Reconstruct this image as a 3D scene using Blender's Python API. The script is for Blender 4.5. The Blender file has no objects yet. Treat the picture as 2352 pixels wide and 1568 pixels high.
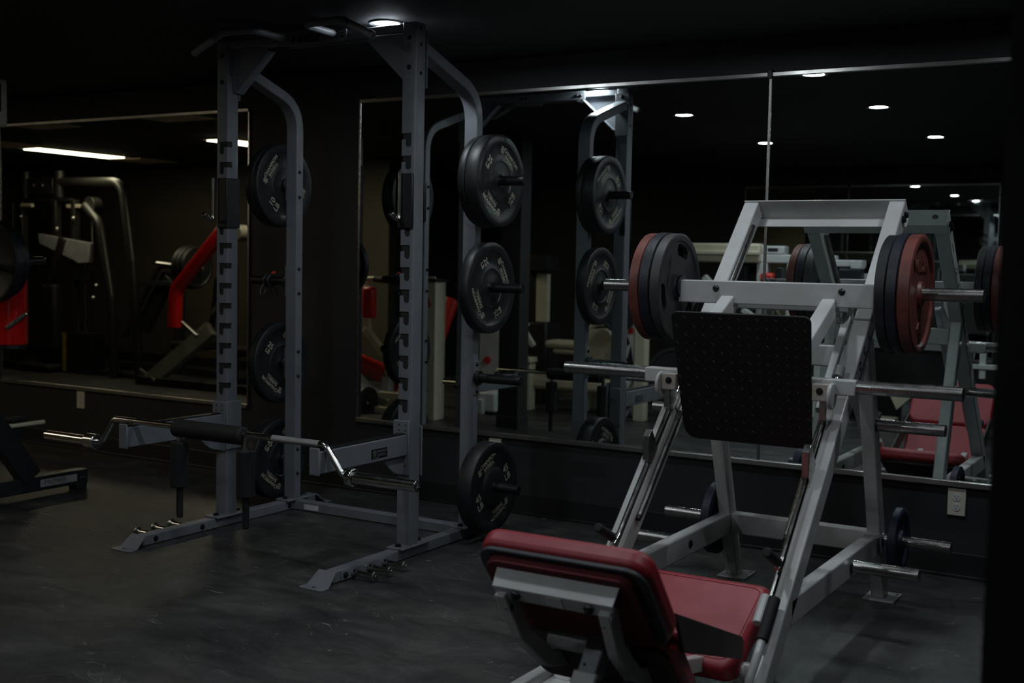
import bpy, bmesh, math, random
from mathutils import Vector, Matrix
random.seed(7)
PI = math.pi
S = bpy.context.scene
C = S.collection

# ------------------------------------------------------------------ camera
cam = bpy.data.cameras.new('camera')
cam_o = bpy.data.objects.new('camera', cam); C.objects.link(cam_o)
_F = Vector((-0.510255, 0.857405, -0.067265)); _F.normalize()
YAW, PITCH, ROLL = 0.5368, 0.0673, 0.0199
fw = Vector((-math.sin(YAW), math.cos(YAW), 0)); rt = Vector((math.cos(YAW), math.sin(YAW), 0)); up = Vector((0, 0, 1))
f2 = fw * math.cos(PITCH) - up * math.sin(PITCH); u2 = up * math.cos(PITCH) + fw * math.sin(PITCH)
r3 = rt * math.cos(ROLL) + u2 * math.sin(ROLL); u3 = u2 * math.cos(ROLL) - rt * math.sin(ROLL)
M = Matrix((r3, u3, -f2)).transposed().to_4x4()
M.translation = Vector((0, -5.5898, 1.3886))
cam_o.matrix_world = M
cam.sensor_width = 36.0
cam.lens = 2729.7 / 2352 * 36.0
cam.clip_start = 0.05
cam.dof.use_dof = True
cam.dof.focus_distance = 5.0
cam.dof.aperture_fstop = 2.6
S.camera = cam_o

# ------------------------------------------------------------------ world, exposure
w = bpy.data.worlds.new('world'); S.world = w; w.use_nodes = True
w.node_tree.nodes['Background'].inputs[0].default_value = (0.010, 0.011, 0.012, 1)
w.node_tree.nodes['Background'].inputs[1].default_value = 0.3
S.view_settings.view_transform = 'Standard'
S.view_settings.look = 'None'
S.view_settings.gamma = 1.0
S.view_settings.use_curve_mapping = False
S.view_settings.exposure = 0.0
cy = S.cycles
cy.use_denoising = True
cy.max_bounces = 10; cy.glossy_bounces = 8; cy.diffuse_bounces = 4
cy.caustics_reflective = True; cy.caustics_refractive = False
cy.sample_clamp_indirect = 0.0
cy.blur_glossy = 0.5
COOL = 200.0     # radiance of the round ceiling lenses
WARM = 13.0       # radiance of the fluorescent diffusers
CEIL = 2.478

# ------------------------------------------------------------------ materials
def nodes_of(m):
    m.use_nodes = True
    nt = m.node_tree; nt.nodes.clear()
    return nt
def N(nt, t, **k):
    n = nt.nodes.new(t)
    for a, b in k.items():
        if a in n.inputs: n.inputs[a].default_value = b
        else: setattr(n, a, b)
    return n
def mat(name, col, rough=0.5, metal=0.0, var=0.12, scale=9.0, bump=0.0, bscale=200.0, rvar=0.12, coat=0.0, spec=0.5, col2=None):
    m = bpy.data.materials.new(name); nt = nodes_of(m); L = nt.links
    out = N(nt, 'ShaderNodeOutputMaterial'); b = N(nt, 'ShaderNodeBsdfPrincipled')
    L.new(b.outputs[0], out.inputs[0])
    tc = N(nt, 'ShaderNodeTexCoord'); no = N(nt, 'ShaderNodeTexNoise', Scale=scale, Detail=6.0, Roughness=0.6)
    L.new(tc.outputs['Object'], no.inputs['Vector'])
    mx = N(nt, 'ShaderNodeMix', data_type='RGBA')
    c2 = col2 if col2 else tuple(max(0, c * (1 - 2.2 * var)) for c in col)
    c1 = tuple(min(1, c * (1 + var)) for c in col)
    mx.inputs[6].default_value = (*c1, 1); mx.inputs[7].default_value = (*c2, 1)
    rp = N(nt, 'ShaderNodeMapRange'); rp.inputs[1].default_value = 0.35; rp.inputs[2].default_value = 0.7
    L.new(no.outputs[0], rp.inputs[0]); L.new(rp.outputs[0], mx.inputs[0]); L.new(mx.outputs[2], b.inputs['Base Color'])
    rr = N(nt, 'ShaderNodeMapRange'); rr.inputs[3].default_value = max(0.02, rough - rvar * .5); rr.inputs[4].default_value = min(1, rough + rvar)
    L.new(no.outputs[0], rr.inputs[0]); L.new(rr.outputs[0], b.inputs['Roughness'])
    b.inputs['Metallic'].default_value = metal
    b.inputs['Specular IOR Level'].default_value = spec
    b.inputs['Coat Weight'].default_value = coat; b.inputs['Coat Roughness'].default_value = 0.12
    if bump:
        n2 = N(nt, 'ShaderNodeTexNoise', Scale=bscale, Detail=3.0); L.new(tc.outputs['Object'], n2.inputs['Vector'])
        bp = N(nt, 'ShaderNodeBump', Strength=bump, Distance=0.002); L.new(n2.outputs[0], bp.inputs['Height']); L.new(bp.outputs[0], b.inputs['Normal'])
    return m
def emis(name, col, s):
    m = bpy.data.materials.new(name); nt = nodes_of(m)
    out = N(nt, 'ShaderNodeOutputMaterial'); e = N(nt, 'ShaderNodeEmission')
    e.inputs[0].default_value = (*col, 1); e.inputs[1].default_value = s
    nt.links.new(e.outputs[0], out.inputs[0]); return m

GRAY = mat('grey_powder_coat', (0.150, 0.158, 0.178), 0.42, var=.05, bump=.15, bscale=500)
WHITE = mat('white_powder_coat', (0.50, 0.50, 0.505), 0.27, var=.05, scale=4, bump=.03, col2=(0.39, 0.385, 0.37))
CREAM = mat('cream_enamel', (0.62, 0.57, 0.43), 0.4, var=.05)
BEIGE = mat('beige_polymer', (0.34, 0.30, 0.26), 0.5, var=.08)
WHITE2 = mat('white_enamel', (0.62, 0.63, 0.62), 0.4, var=.05)
CHROME = mat('chrome', (0.62, 0.61, 0.59), 0.14, 1.0, var=.05, scale=30, rvar=.14)
WORN = mat('worn_steel', (0.40, 0.39, 0.38), 0.22, 1.0, var=.15, scale=25, rvar=.2)
KNURL = mat('knurled_steel', (0.42, 0.42, 0.44), 0.36, 1.0, var=.05, bump=1.0, bscale=900)
BLACKM = mat('black_powder_coat', (0.016, 0.017, 0.020), 0.4, var=.1)
BLACKW = mat('black_machine_paint', (0.022, 0.021, 0.019), 0.34, var=.1)
OLIVE = mat('olive_grey_enamel', (0.16, 0.155, 0.13), 0.4)
DARKST = mat('dark_steel', (0.045, 0.048, 0.052), 0.35, 0.6)
BOLT = mat('black_bolt', (0.02, 0.02, 0.022), 0.3, 0.5)
ZINC = mat('zinc_bolt', (0.45, 0.44, 0.42), 0.3, 1.0)
RUBBER = mat('black_rubber', (0.0095, 0.0105, 0.0125), 0.45, var=.15, scale=14, bump=.1, bscale=120, rvar=.2)
RUBDARK = mat('navy_black_rubber', (0.0085, 0.0105, 0.0185), 0.42, var=.2, scale=18, bump=.4, bscale=90, rvar=.25)
RUBRED = mat('brick_red_rubber', (0.135, 0.034, 0.026), 0.45, var=.18, scale=16, bump=.25, bscale=90)
RUBGREY = mat('grey_rubber_face', (0.030, 0.030, 0.031), 0.5, var=.15, scale=9)
RUBBLUE = mat('blue_rubber', (0.016, 0.019, 0.050), 0.45, var=.15, scale=14)
LETTER = mat('cream_lettering', (0.46, 0.42, 0.33), 0.6, var=.1, scale=40)
FOAM = mat('black_foam', (0.0045, 0.0045, 0.005), 0.7, bump=.2, bscale=150)
TREAD = mat('black_treadplate', (0.004, 0.004, 0.0042), 0.42, 0.0, var=.2, scale=12, rvar=.3, spec=.4)
VINYL = mat('red_vinyl', (0.27, 0.016, 0.028), 0.44, var=.06, bump=.12, bscale=220)
VINYLD = mat('maroon_backing_cloth', (0.12, 0.012, 0.018), 0.8, var=.1)
PIPING = mat('grey_black_trim', (0.028, 0.030, 0.035), 0.5)
REDPAINT = mat('gloss_red_enamel', (0.62, 0.008, 0.006), 0.16, var=.04, coat=.6)
REDPAD = mat('red_pad_vinyl', (0.62, 0.025, 0.02), 0.4, var=.05)
TANPAD = mat('tan_pad_vinyl', (0.58, 0.50, 0.36), 0.45, var=.05)
BOARD = mat('brown_board', (0.040, 0.032, 0.029), 0.6)
PLATEW = mat('ivory_plastic', (0.62, 0.58, 0.48), 0.35, var=.03)
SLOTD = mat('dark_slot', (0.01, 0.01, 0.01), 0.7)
UHMW = mat('black_polymer', (0.0055, 0.006, 0.007), 0.42)
NAMEPL = mat('black_nameplate', (0.008, 0.008, 0.009), 0.3)
NAMEL = mat('nameplate_print', (0.16, 0.16, 0.16), 0.4)
STICK = mat('silver_sticker', (0.34, 0.34, 0.36), 0.4)
STICKW = mat('pale_sticker', (0.60, 0.60, 0.60), 0.5)
STICKD = mat('charcoal_print', (0.05, 0.05, 0.055), 0.5)
STEELTRIM = mat('brushed_aluminium', (0.55, 0.54, 0.52), 0.28, 1.0, rvar=.1, bump=.05)
PLEXI = mat('smoked_panel', (0.02, 0.02, 0.02), 0.2)
YELLOW = mat('yellow_strip', (0.35, 0.25, 0.03), 0.5)
CEILM = mat('black_ceiling_paint', (0.010, 0.010, 0.0105), 0.75, var=.15, scale=1.5)
PANELM = mat('tan_ceiling_panel', (0.80, 0.66, 0.46), 0.6)
WALLM = mat('black_wall_paint', (0.0185, 0.0185, 0.020), 0.55, var=.10, scale=1.2, bump=.3, bscale=60)
WALLB = mat('dark_brown_wall_paint', (0.060, 0.050, 0.038), 0.6, var=.08, scale=1.2)
BASEM = mat('black_rubber_baseboard', (0.014, 0.014, 0.015), 0.32, var=.1)
PILLM = mat('pillar_black_paint', (0.0125, 0.012, 0.0125), 0.6)
COLM = mat('column_charcoal_paint', (0.022, 0.023, 0.023), 0.55)
TRIMW = mat('downlight_trim', (0.06, 0.06, 0.06), 0.5)
COOLM = emis('cool_lens', (0.86, 0.95, 1.0), COOL)
WARMM = emis('warm_diffuser', (1.0, 0.86, 0.58), WARM)

def floor_mat():
    m = bpy.data.materials.new('dark_sealed_concrete'); nt = nodes_of(m); L = nt.links
    out = N(nt, 'ShaderNodeOutputMaterial'); b = N(nt, 'ShaderNodeBsdfPrincipled'); L.new(b.outputs[0], out.inputs[0])
    tc = N(nt, 'ShaderNodeTexCoord')
    big = N(nt, 'ShaderNodeTexNoise', Scale=1.3, Detail=8.0, Roughness=0.65, Distortion=1.2); L.new(tc.outputs['Object'], big.inputs['Vector'])
    mp = N(nt, 'ShaderNodeMapping'); mp.inputs['Scale'].default_value = (1.1, 2.6, 1); mp.inputs['Rotation'].default_value = (0, 0, 0.5)
    L.new(tc.outputs['Object'], mp.inputs[0])
    st = N(nt, 'ShaderNodeTexNoise', Scale=2.2, Detail=10.0, Roughness=0.7, Distortion=0.6); L.new(mp.outputs[0], st.inputs['Vector'])
    r1 = N(nt, 'ShaderNodeValToRGB'); e = r1.color_ramp.elements
    e[0].position = .30; e[0].color = (0.020, 0.0205, 0.022, 1); e[1].position = .72; e[1].color = (0.068, 0.066, 0.062, 1)
    n = e.new(.5); n.color = (0.036, 0.036, 0.036, 1)
    L.new(big.outputs[0], r1.inputs[0])
    r2 = N(nt, 'ShaderNodeValToRGB'); e = r2.color_ramp.elements
    e[0].position = .34; e[0].color = (0.55, 0.55, 0.55, 1); e[1].position = .70; e[1].color = (1.45, 1.45, 1.45, 1)
    L.new(st.outputs[0], r2.inputs[0])
    mu = N(nt, 'ShaderNodeMix', data_type='RGBA', blend_type='MULTIPLY'); mu.inputs[0].default_value = 1.0
    L.new(r1.outputs[0], mu.inputs[6]); L.new(r2.outputs[0], mu.inputs[7])
    last = mu.outputs[2]
    # fine curved scratches: narrow bands of distorted noise, masked to patches
    for k, (sc, dist, wdt, msc, rot) in enumerate(((1.6, 2.5, .0016, 2.3, .3), (3.1, 1.2, .0022, 3.4, 1.4), (5.5, .8, .003, 5.0, 2.4))):
        mp = N(nt, 'ShaderNodeMapping'); mp.inputs['Rotation'].default_value = (0, 0, rot); mp.inputs['Location'].default_value = (k * 7.3, k * 3.1, 0); mp.inputs['Scale'].default_value = (1, 1.9, 1)
        L.new(tc.outputs['Object'], mp.inputs[0])
        a = N(nt, 'ShaderNodeTexNoise', Scale=sc, Detail=1.0, Distortion=dist); L.new(mp.outputs[0], a.inputs['Vector'])
        s1 = N(nt, 'ShaderNodeMath', operation='SUBTRACT'); L.new(a.outputs[0], s1.inputs[0]); s1.inputs[1].default_value = 0.5
        s2 = N(nt, 'ShaderNodeMath', operation='ABSOLUTE'); L.new(s1.outputs[0], s2.inputs[0])
        s3 = N(nt, 'ShaderNodeMath', operation='LESS_THAN'); L.new(s2.outputs[0], s3.inputs[0]); s3.inputs[1].default_value = wdt
        q = N(nt, 'ShaderNodeTexNoise', Scale=msc, Detail=5.0, Roughness=.7); L.new(mp.outputs[0], q.inputs['Vector'])
        s4 = N(nt, 'ShaderNodeMath', operation='GREATER_THAN'); L.new(q.outputs[0], s4.inputs[0]); s4.inputs[1].default_value = 0.56
        s5 = N(nt, 'ShaderNodeMath', operation='MULTIPLY'); L.new(s3.outputs[0], s5.inputs[0]); L.new(s4.outputs[0], s5.inputs[1])
        s6 = N(nt, 'ShaderNodeMath', operation='MULTIPLY'); L.new(s5.outputs[0], s6.inputs[0]); s6.inputs[1].default_value = 0.75
        mx = N(nt, 'ShaderNodeMix', data_type='RGBA'); mx.inputs[7].default_value = (0.21, 0.20, 0.18, 1)
        L.new(s6.outputs[0], mx.inputs[0]); L.new(last, mx.inputs[6]); last = mx.outputs[2]
    # small pale chips
    vo = N(nt, 'ShaderNodeTexVoronoi', Scale=5.0); L.new(tc.outputs['Object'], vo.inputs['Vector'])
    c1 = N(nt, 'ShaderNodeMath', operation='LESS_THAN'); L.new(vo.outputs['Distance'], c1.inputs[0]); c1.inputs[1].default_value = 0.035
    mx = N(nt, 'ShaderNodeMix', data_type='RGBA'); mx.inputs[7].default_value = (0.15, 0.145, 0.13, 1)
    L.new(c1.outputs[0], mx.inputs[0]); L.new(last, mx.inputs[6]); last = mx.outputs[2]
    L.new(last, b.inputs['Base Color'])
    rr = N(nt, 'ShaderNodeMapRange'); rr.inputs[3].default_value = 0.32; rr.inputs[4].default_value = 0.66
    L.new(st.outputs[0], rr.inputs[0]); L.new(rr.outputs[0], b.inputs['Roughness'])
    fi = N(nt, 'ShaderNodeTexNoise', Scale=70.0, Detail=5.0); L.new(tc.outputs['Object'], fi.inputs['Vector'])
    bp = N(nt, 'ShaderNodeBump', Strength=.35, Distance=.003); L.new(fi.outputs[0], bp.inputs['Height'])
    bp2 = N(nt, 'ShaderNodeBump', Strength=.3, Distance=.01); L.new(st.outputs[0], bp2.inputs['Height']); L.new(bp.outputs[0], bp2.inputs['Normal'])
    L.new(bp2.outputs[0], b.inputs['Normal'])
    return m
FLOORM = floor_mat()
def mirror_mat():
    m = bpy.data.materials.new('mirror_silver'); nt = nodes_of(m); L = nt.links
    out = N(nt, 'ShaderNodeOutputMaterial'); g = N(nt, 'ShaderNodeBsdfGlossy', Roughness=0.0)
    tc = N(nt, 'ShaderNodeTexCoord'); no = N(nt, 'ShaderNodeTexNoise', Scale=3.0, Detail=4.0); L.new(tc.outputs['Object'], no.inputs['Vector'])
    r = N(nt, 'ShaderNodeValToRGB'); r.color_ramp.elements[0].color = (0.74, 0.80, 0.78, 1); r.color_ramp.elements[1].color = (0.80, 0.86, 0.84, 1)
    L.new(no.outputs[0], r.inputs[0]); L.new(r.outputs[0], g.inputs[0]); L.new(g.outputs[0], out.inputs[0]); return m
MIRROR = mirror_mat()

# ------------------------------------------------------------------ mesh helpers
def V(*a): return Vector(a)
class MB:
    def __init__(s): s.v = []; s.f = []
    def add(s, vs, fs):
        n = len(s.v); s.v += [Vector(q) for q in vs]; s.f += [tuple(i + n for i in f) for f in fs]; return s
    def box(s, c, d, R=None):
        c = Vector(c); h = Vector(d) / 2; vs = []
        for x in (-1, 1):
            for y in (-1, 1):
                for z in (-1, 1):
                    q = Vector((x * h.x, y * h.y, z * h.z)); vs.append(c + (R @ q if R else q))
        return s.add(vs, [(0, 1, 3, 2), (4, 6, 7, 5), (0, 4, 5, 1), (2, 3, 7, 6), (0, 2, 6, 4), (1, 5, 7, 3)])
    def b2(s, a, b):  # box from two corners
        a = Vector(a); b = Vector(b); return s.box((a + b) / 2, [abs(b[i] - a[i]) for i in range(3)])
    def cyl(s, a, b, r, n=20, r1=None, caps=True):
        a = Vector(a); b = Vector(b); r1 = r if r1 is None else r1; t = (b - a).normalized()
        e = t.orthogonal().normalized(); g = t.cross(e); vs = []
        for P, q in ((a, r), (b, r1)):
            for i in range(n):
                an = 2 * PI * i / n; vs.append(P + (e * math.cos(an) + g * math.sin(an)) * q)
        fs = [(i, (i + 1) % n, n + (i + 1) % n, n + i) for i in range(n)]
        if caps: fs += [tuple(range(n - 1, -1, -1)), tuple(range(n, 2 * n))]
        return s.add(vs, fs)
    def lathe(s, o, ax, prof, n=48, closed=True):  # prof: (distance along axis, radius), closed loop
        o = Vector(o); t = Vector(ax).normalized(); e = t.orthogonal().normalized(); g = t.cross(e); vs = []; k = len(prof)
        for i in range(n):
            an = 2 * PI * i / n; d = e * math.cos(an) + g * math.sin(an)
            for (x, r) in prof: vs.append(o + t * x + d * r)
        fs = []
        for i in range(n):
            j = (i + 1) % n
            for q in range(k if closed else k - 1):
                p = (q + 1) % k; fs.append((i * k + q, j * k + q, j * k + p, i * k + p))
        return s.add(vs, fs)
    def sweep(s, path, prof, side=None, caps=True):  # prof in (side, up) coords
        P = [Vector(q) for q in path]; n = len(P); m = len(prof); vs = []
        T = [(P[i + 1] - P[i]).normalized() for i in range(n - 1)]
        sd = Vector(side).normalized() if side else None
        prev = None
        for i in range(n):
            t0 = T[max(0, i - 1)]; t1 = T[min(n - 2, i)]; t = (t0 + t1).normalized()
            k = 1 / max(.3, t.dot(t1))
            if sd is not None:
                a = (sd - t * sd.dot(t)).normalized(); b = t.cross(a)
                for (x, y) in prof: vs.append(P[i] + a * x + b * (y * k))
            else:
                a = t.orthogonal().normalized() if prev is None else (prev - t * prev.dot(t)).normalized()
                prev = a; b = t.cross(a)
                for (x, y) in prof: vs.append(P[i] + a * x + b * y)
        fs = []
        for i in range(n - 1):
            for j in range(m):
                q = (j + 1) % m; fs.append((i * m + j, i * m + q, (i + 1) * m + q, (i + 1) * m + j))
        if caps: fs += [tuple(range(m - 1, -1, -1)), tuple(range((n - 1) * m, n * m))]
        return s.add(vs, fs)
    def bar(s, path, w, h, side=(1, 0, 0)):
        return s.sweep(path, [(-w / 2, -h / 2), (w / 2, -h / 2), (w / 2, h / 2), (-w / 2, h / 2)], side)
    def pipe(s, path, r, n=14):
        return s.sweep(path, [(r * math.cos(2 * PI * i / n), r * math.sin(2 * PI * i / n)) for i in range(n)])
    def prism(s, poly, vec):
        vec = Vector(vec); n = len(poly); P = [Vector(q) for q in poly]
        return s.add(P + [q + vec for q in P], [tuple(range(n - 1, -1, -1)), tuple(range(n, 2 * n))] + [(i, (i + 1) % n, n + (i + 1) % n, n + i) for i in range(n)])
    def hexbolt(s, c, ax, r=.011, h=.008):
        c = Vector(c); a = Vector(ax).normalized(); s.cyl(c, c + a * h * .35, r * 1.25, 14); s.cyl(c + a * h * .3, c + a * h, r, 6, r * .92); return s
    def domebolt(s, c, ax, r=.012, h=.009):
        c = Vector(c); a = Vector(ax).normalized(); s.cyl(c, c + a * h * .4, r, 14, r * .97); s.cyl(c + a * h * .4, c + a * h, r * .97, 14, r * .5); return s
def fillet(P, r, n=6):
    P = [Vector(q) for q in P]; out = [P[0]]
    for i in range(1, len(P) - 1):
        a = P[i - 1] - P[i]; b = P[i + 1] - P[i]; la, lb = a.length, b.length; a.normalize(); b.normalize()
        ang = a.angle(b); rr = r[i - 1] if isinstance(r, (list, tuple)) else r
        d = min(rr / math.tan(ang / 2), la * .49, lb * .49)
        p0 = P[i] + a * d; p1 = P[i] + b * d
        for k in range(n + 1):
            t = k / n; out.append(p0 * (1 - t) ** 2 + P[i] * 2 * t * (1 - t) + p1 * t ** 2)
    out.append(P[-1]); return out
def rrect(w, h, r, n=5):
    out = []
    for cx, cz, a0 in ((w / 2 - r, h / 2 - r, 0), (-w / 2 + r, h / 2 - r, 90), (-w / 2 + r, -h / 2 + r, 180), (w / 2 - r, -h / 2 + r, 270)):
        for k in range(n + 1):
            a = math.radians(a0 + 90 * k / n); out.append((cx + r * math.cos(a), cz + r * math.sin(a)))
    return out

OFF = {}
def mesh_of(name, mb, m, off, smooth=True):
    me = bpy.data.meshes.new(name)
    me.from_pydata([tuple(q - off) for q in mb.v], [], mb.f); me.update()
    bm = bmesh.new(); bm.from_mesh(me); bmesh.ops.recalc_face_normals(bm, faces=bm.faces); bm.to_mesh(me); bm.free()
    me.materials.append(m)
    if smooth:
        me.shade_smooth(); me.set_sharp_from_angle(angle=math.radians(38))
    return me
def bev(o, w, seg=2):
    if w:
        b = o.modifiers.new('bevel', 'BEVEL'); b.width = w; b.segments = seg; b.limit_method = 'ANGLE'; b.angle_limit = math.radians(50)
def thing(name, label, cat, loc=(0, 0, 0), rz=0, group=None, local=False):
    o = bpy.data.objects.new(name, None); C.objects.link(o); o.empty_display_size = .1
    o.location = loc; o.rotation_euler = (0, 0, rz)
    o['label'] = label; o['category'] = cat
    if group: o['group'] = group
    OFF[o.name] = Vector((0, 0, 0)) if local else Vector(loc)
    return o
def part(name, mb, m, parent, bevel=0.0, label=None, stuff=False, seg=2):
    off = OFF[parent.name]
    o = bpy.data.objects.new(name, mesh_of(name, mb, m, off)); C.objects.link(o)
    o.parent = parent; OFF[o.name] = off; bev(o, bevel, seg)
    if label: o['label'] = label
    if stuff: o['kind'] = 'stuff'
    return o
def solo(name, mb, m, label, cat, group=None, bevel=0.0, origin=None):
    if origin is None:
        xs = [q.x for q in mb.v]; ys = [q.y for q in mb.v]; zs = [q.z for q in mb.v]
        origin = ((min(xs) + max(xs)) / 2, (min(ys) + max(ys)) / 2, min(zs))
    off = Vector(origin)
    o = bpy.data.objects.new(name, mesh_of(name, mb, m, off)); C.objects.link(o); o.location = off; OFF[o.name] = off
    o['label'] = label; o['category'] = cat
    if group: o['group'] = group
    bev(o, bevel); return o
def struct(name, mb, m, bevel=0.0):
    o = bpy.data.objects.new(name, mesh_of(name, mb, m, Vector((0, 0, 0)), smooth=False)); C.objects.link(o); OFF[o.name] = Vector((0, 0, 0))
    o['kind'] = 'structure'; bev(o, bevel); return o
def copy_tree(o, parent=None):
    c = o.copy(); C.objects.link(c); OFF[c.name] = OFF.get(o.name, Vector((0, 0, 0)))
    if parent: c.parent = parent
    for ch in list(o.children): copy_tree(ch, c)
    return c
_tc = {}
def text2d(s, size, bold=0.0):
    k = (s, size, bold)
    if k not in _tc:
        cu = bpy.data.curves.new('t', 'FONT'); cu.body = s; cu.size = size; cu.align_x = 'CENTER'; cu.align_y = 'CENTER'; cu.offset = bold; cu.resolution_u = 3
        ob = bpy.data.objects.new('t', cu); C.objects.link(ob)
        dg = bpy.context.evaluated_depsgraph_get(); me = bpy.data.meshes.new_from_object(ob.evaluated_get(dg))
        _tc[k] = ([(v.co.x, v.co.y) for v in me.vertices], [tuple(p.vertices) for p in me.polygons])
        bpy.data.objects.remove(ob); bpy.data.curves.remove(cu); bpy.data.meshes.remove(me)
    return _tc[k]
def arc2d(r0, r1, a0, a1, n=14):
    vs = []; fs = []
    for i in range(n + 1):
        a = math.radians(a0 + (a1 - a0) * i / n); vs += [(r0 * math.cos(a), r0 * math.sin(a)), (r1 * math.cos(a), r1 * math.sin(a))]
        if i: fs.append((2 * i - 2, 2 * i, 2 * i + 1, 2 * i - 1))
    return vs, fs
def put2d(mb, geo, pos, rot, o, ex, ey):  # 2D geometry -> plane
    o = Vector(o); ex = Vector(ex); ey = Vector(ey); c, s = math.cos(rot), math.sin(rot)
    vs = [o + ex * (pos[0] + x * c - y * s) + ey * (pos[1] + x * s + y * c) for x, y in geo[0]]
    mb.add(vs, geo[1])
def logo(mb, pos, r, rot, o, ex, ey):
    for a in ((.78, 1.0, 20, 165), (.78, 1.0, 200, 345), (.42, .62, 60, 230), (.42, .62, 260, 400), (0.0, .24, 0, 360)):
        put2d(mb, arc2d(a[0] * r, a[1] * r, a[2], a[3]), pos, rot, o, ex, ey)

# ------------------------------------------------------------------ room
X0, X1, YF = -14.5, 3.0, -7.72
struct('floor', MB().b2((X0, -9.2, -.1), (X1, .1, 0)), FLOORM)
struct('ceiling', MB().b2((X0, -9.2, CEIL + .006), (X1, .1, CEIL + .1)), CEILM)
struct('wall_back', MB().b2((X0, .012, 0), (X1, .12, CEIL + .006)), WALLM)
struct('wall_left', MB().b2((X0 - .1, -9.2, 0), (X0, .1, CEIL + .006)), WALLB)
struct('wall_front', MB().b2((-8.02, YF - .12, 0), (X1, YF, CEIL + .006)), WALLM)
struct('wall_front_left', MB().b2((X0, -5.28, 0), (-8.02, -5.15, CEIL + .006)), WALLB)
struct('wall_return', MB().b2((-8.12, YF, 0), (-8.02, -5.28, CEIL + .006)), WALLM)
struct('wall_right', MB().b2((-.296, -3.62, 0), (X1, -3.40, CEIL + .006)), PILLM)
struct('wall_far_right', MB().b2((X1, -9.2, 0), (X1 + .1, .1, CEIL + .006)), WALLM)
b = MB().b2((X0, 0.0, 0), (X1, .012, .115)); b.b2((X0, -.006, 0), (X1, .0, .016))
struct('baseboard_back', b, BASEM, .003)
struct('baseboard_front_left', MB().b2((X0, -5.15, 0), (-8.02, -5.138, .115)), BASEM, .003)
struct('baseboard_front', MB().b2((-8.02, YF, 0), (X1, YF + .012, .115)), BASEM, .003)
struct('column_charcoal', MB().b2((-5.155, -3.02, 0), (-4.965, -2.86, CEIL + .006)), COLM)
struct('trim_column_base', MB().b2((-5.165, -3.03, 0), (-4.955, -2.85, .10)), COLM, .004)

def mirror(name, label, x0, x1, z0, z1, y, joints, facing=-1):
    t = thing(name, label, 'mirror', ((x0 + x1) / 2, y, z0))
    xs = [x0] + joints + [x1]
    for a, c in zip(xs, xs[1:]):
        part('mirror_pane', MB().b2((a + .002, y, z0), (c - .002, y - facing * .006, z1)), MIRROR, t)
    e = facing
    part('top_channel', MB().b2((x0, y + e * .001, z1 - .004), (x1, y + e * .010, z1 + .018)).b2((x0, y - e * .008, z1), (x1, y + e * .004, z1 + .018)), STEELTRIM, t, .003)
    part('bottom_channel', MB().b2((x0, y + e * .001, z0 - .02), (x1, y + e * .014, z0 + .006)), STEELTRIM, t, .003)
    for xx in (x0, x1):
        part('edge_strip', MB().b2((xx - .006, y - e * .006, z0), (xx + .006, y + e * .004, z1)), WORN, t, .001)
    for xx in joints:
        part('joint_strip', MB().b2((xx - .007, y - e * .002, z0), (xx + .007, y + e * .004, z1)), WORN, t, .0015)
        part('mirror_clip', MB().b2((xx - .012, y, z1 - .012), (xx + .012, y + e * .02, z1 + .03)), PLEXI, t, .003)
    return t
mirror('wall_mirror', 'wide wall mirror behind the rack and leg press, split by a vertical joint', -4.395, -.10, .436, 2.300, 0.0, [-1.909])
mirror('wall_mirror', 'wall mirror on the left with warm tube lights reflected in it', -7.705, -5.27, .445, 2.292, 0.0, [])
mirror('wall_mirror', 'far mirror on the opposite wall, seen only as a reflection', -4.80, -2.03, .437, 2.287, YF + .013, [-3.6], facing=1)

def outlet(label, x, z, kind):
    t = thing('wall_outlet', label, 'outlet', (x, .012, z - .062), group=None)
    part('cover_plate', MB().b2((x - .039, -.0, z - .062), (x + .039, .012, z + .062)), PLATEW, t, .003)
    for s in (-1, 1):
        q = part('socket', MB().lathe((x, 0, z + s * .022), (0, -1, 0), [(0, .0), (.003, .0), (.003, .0165), (0, .0175)], 24, False), WHITE2, t)
        m = MB()
        for dx in (-.0065, .0065): m.b2((x + dx - .0012, -.0036, z + s * .022 - .001), (x + dx + .0012, -.0028, z + s * .022 + .008))
        m.cyl((x, -.0028, z + s * .022 - .007), (x, -.0036, z + s * .022 - .007), .0028, 10)
        part('contact_slot', m, SLOTD, q)
outlet('ivory power outlet on the wall right of the leg press', -.977, .345, 0)
outlet('ivory power outlet under the left wall mirror', -6.848, .358, 0)
outlet('ivory power outlet mostly hidden behind the lowest right rack plate', -3.425, .343, 0)

# downlights
def downlight(x, y, label):
    t = thing('ceiling_downlight', label, 'light', (x, y, CEIL), group='round ceiling downlights')
    z = CEIL
    part('trim_ring', MB().lathe((x, y, z), (0, 0, 1), [(.006, .058), (.0, .062), (-.002, .082), (.004, .086), (.006, .086)], 36), TRIMW, t)
    part('lens', MB().lathe((x, y, z + .0035), (0, 0, 1), [(0, 0.0), (0, .0605)], 32, False), COOLM, t)
    return t
downlight(-3.395, -1.080, 'round downlight in the ceiling just above the top of the grey rack')
downlight(-2.051, -1.15, 'round downlight at the upper edge of the picture, above the wide mirror')
downlight(-3.442, -2.59, 'round downlight reflected in the wide mirror, left of its joint and above the joint light')
downlight(-3.547, -4.706, 'round downlight whose reflection is cut by the mirror joint')
downlight(-2.060, -2.671, 'round downlight reflected in the middle of the row right of the mirror joint')
downlight(-2.089, -4.686, 'round downlight reflected lowest in the row right of the mirror joint')
downlight(-.62, -1.20, 'added round downlight above the clear floor right of the leg press, out of the picture')  # unseen row, added to light the right side
downlight(-.62, -2.70, 'added round downlight behind the dark wall end, out of the picture')  # second lamp of the added right-hand row

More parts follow.
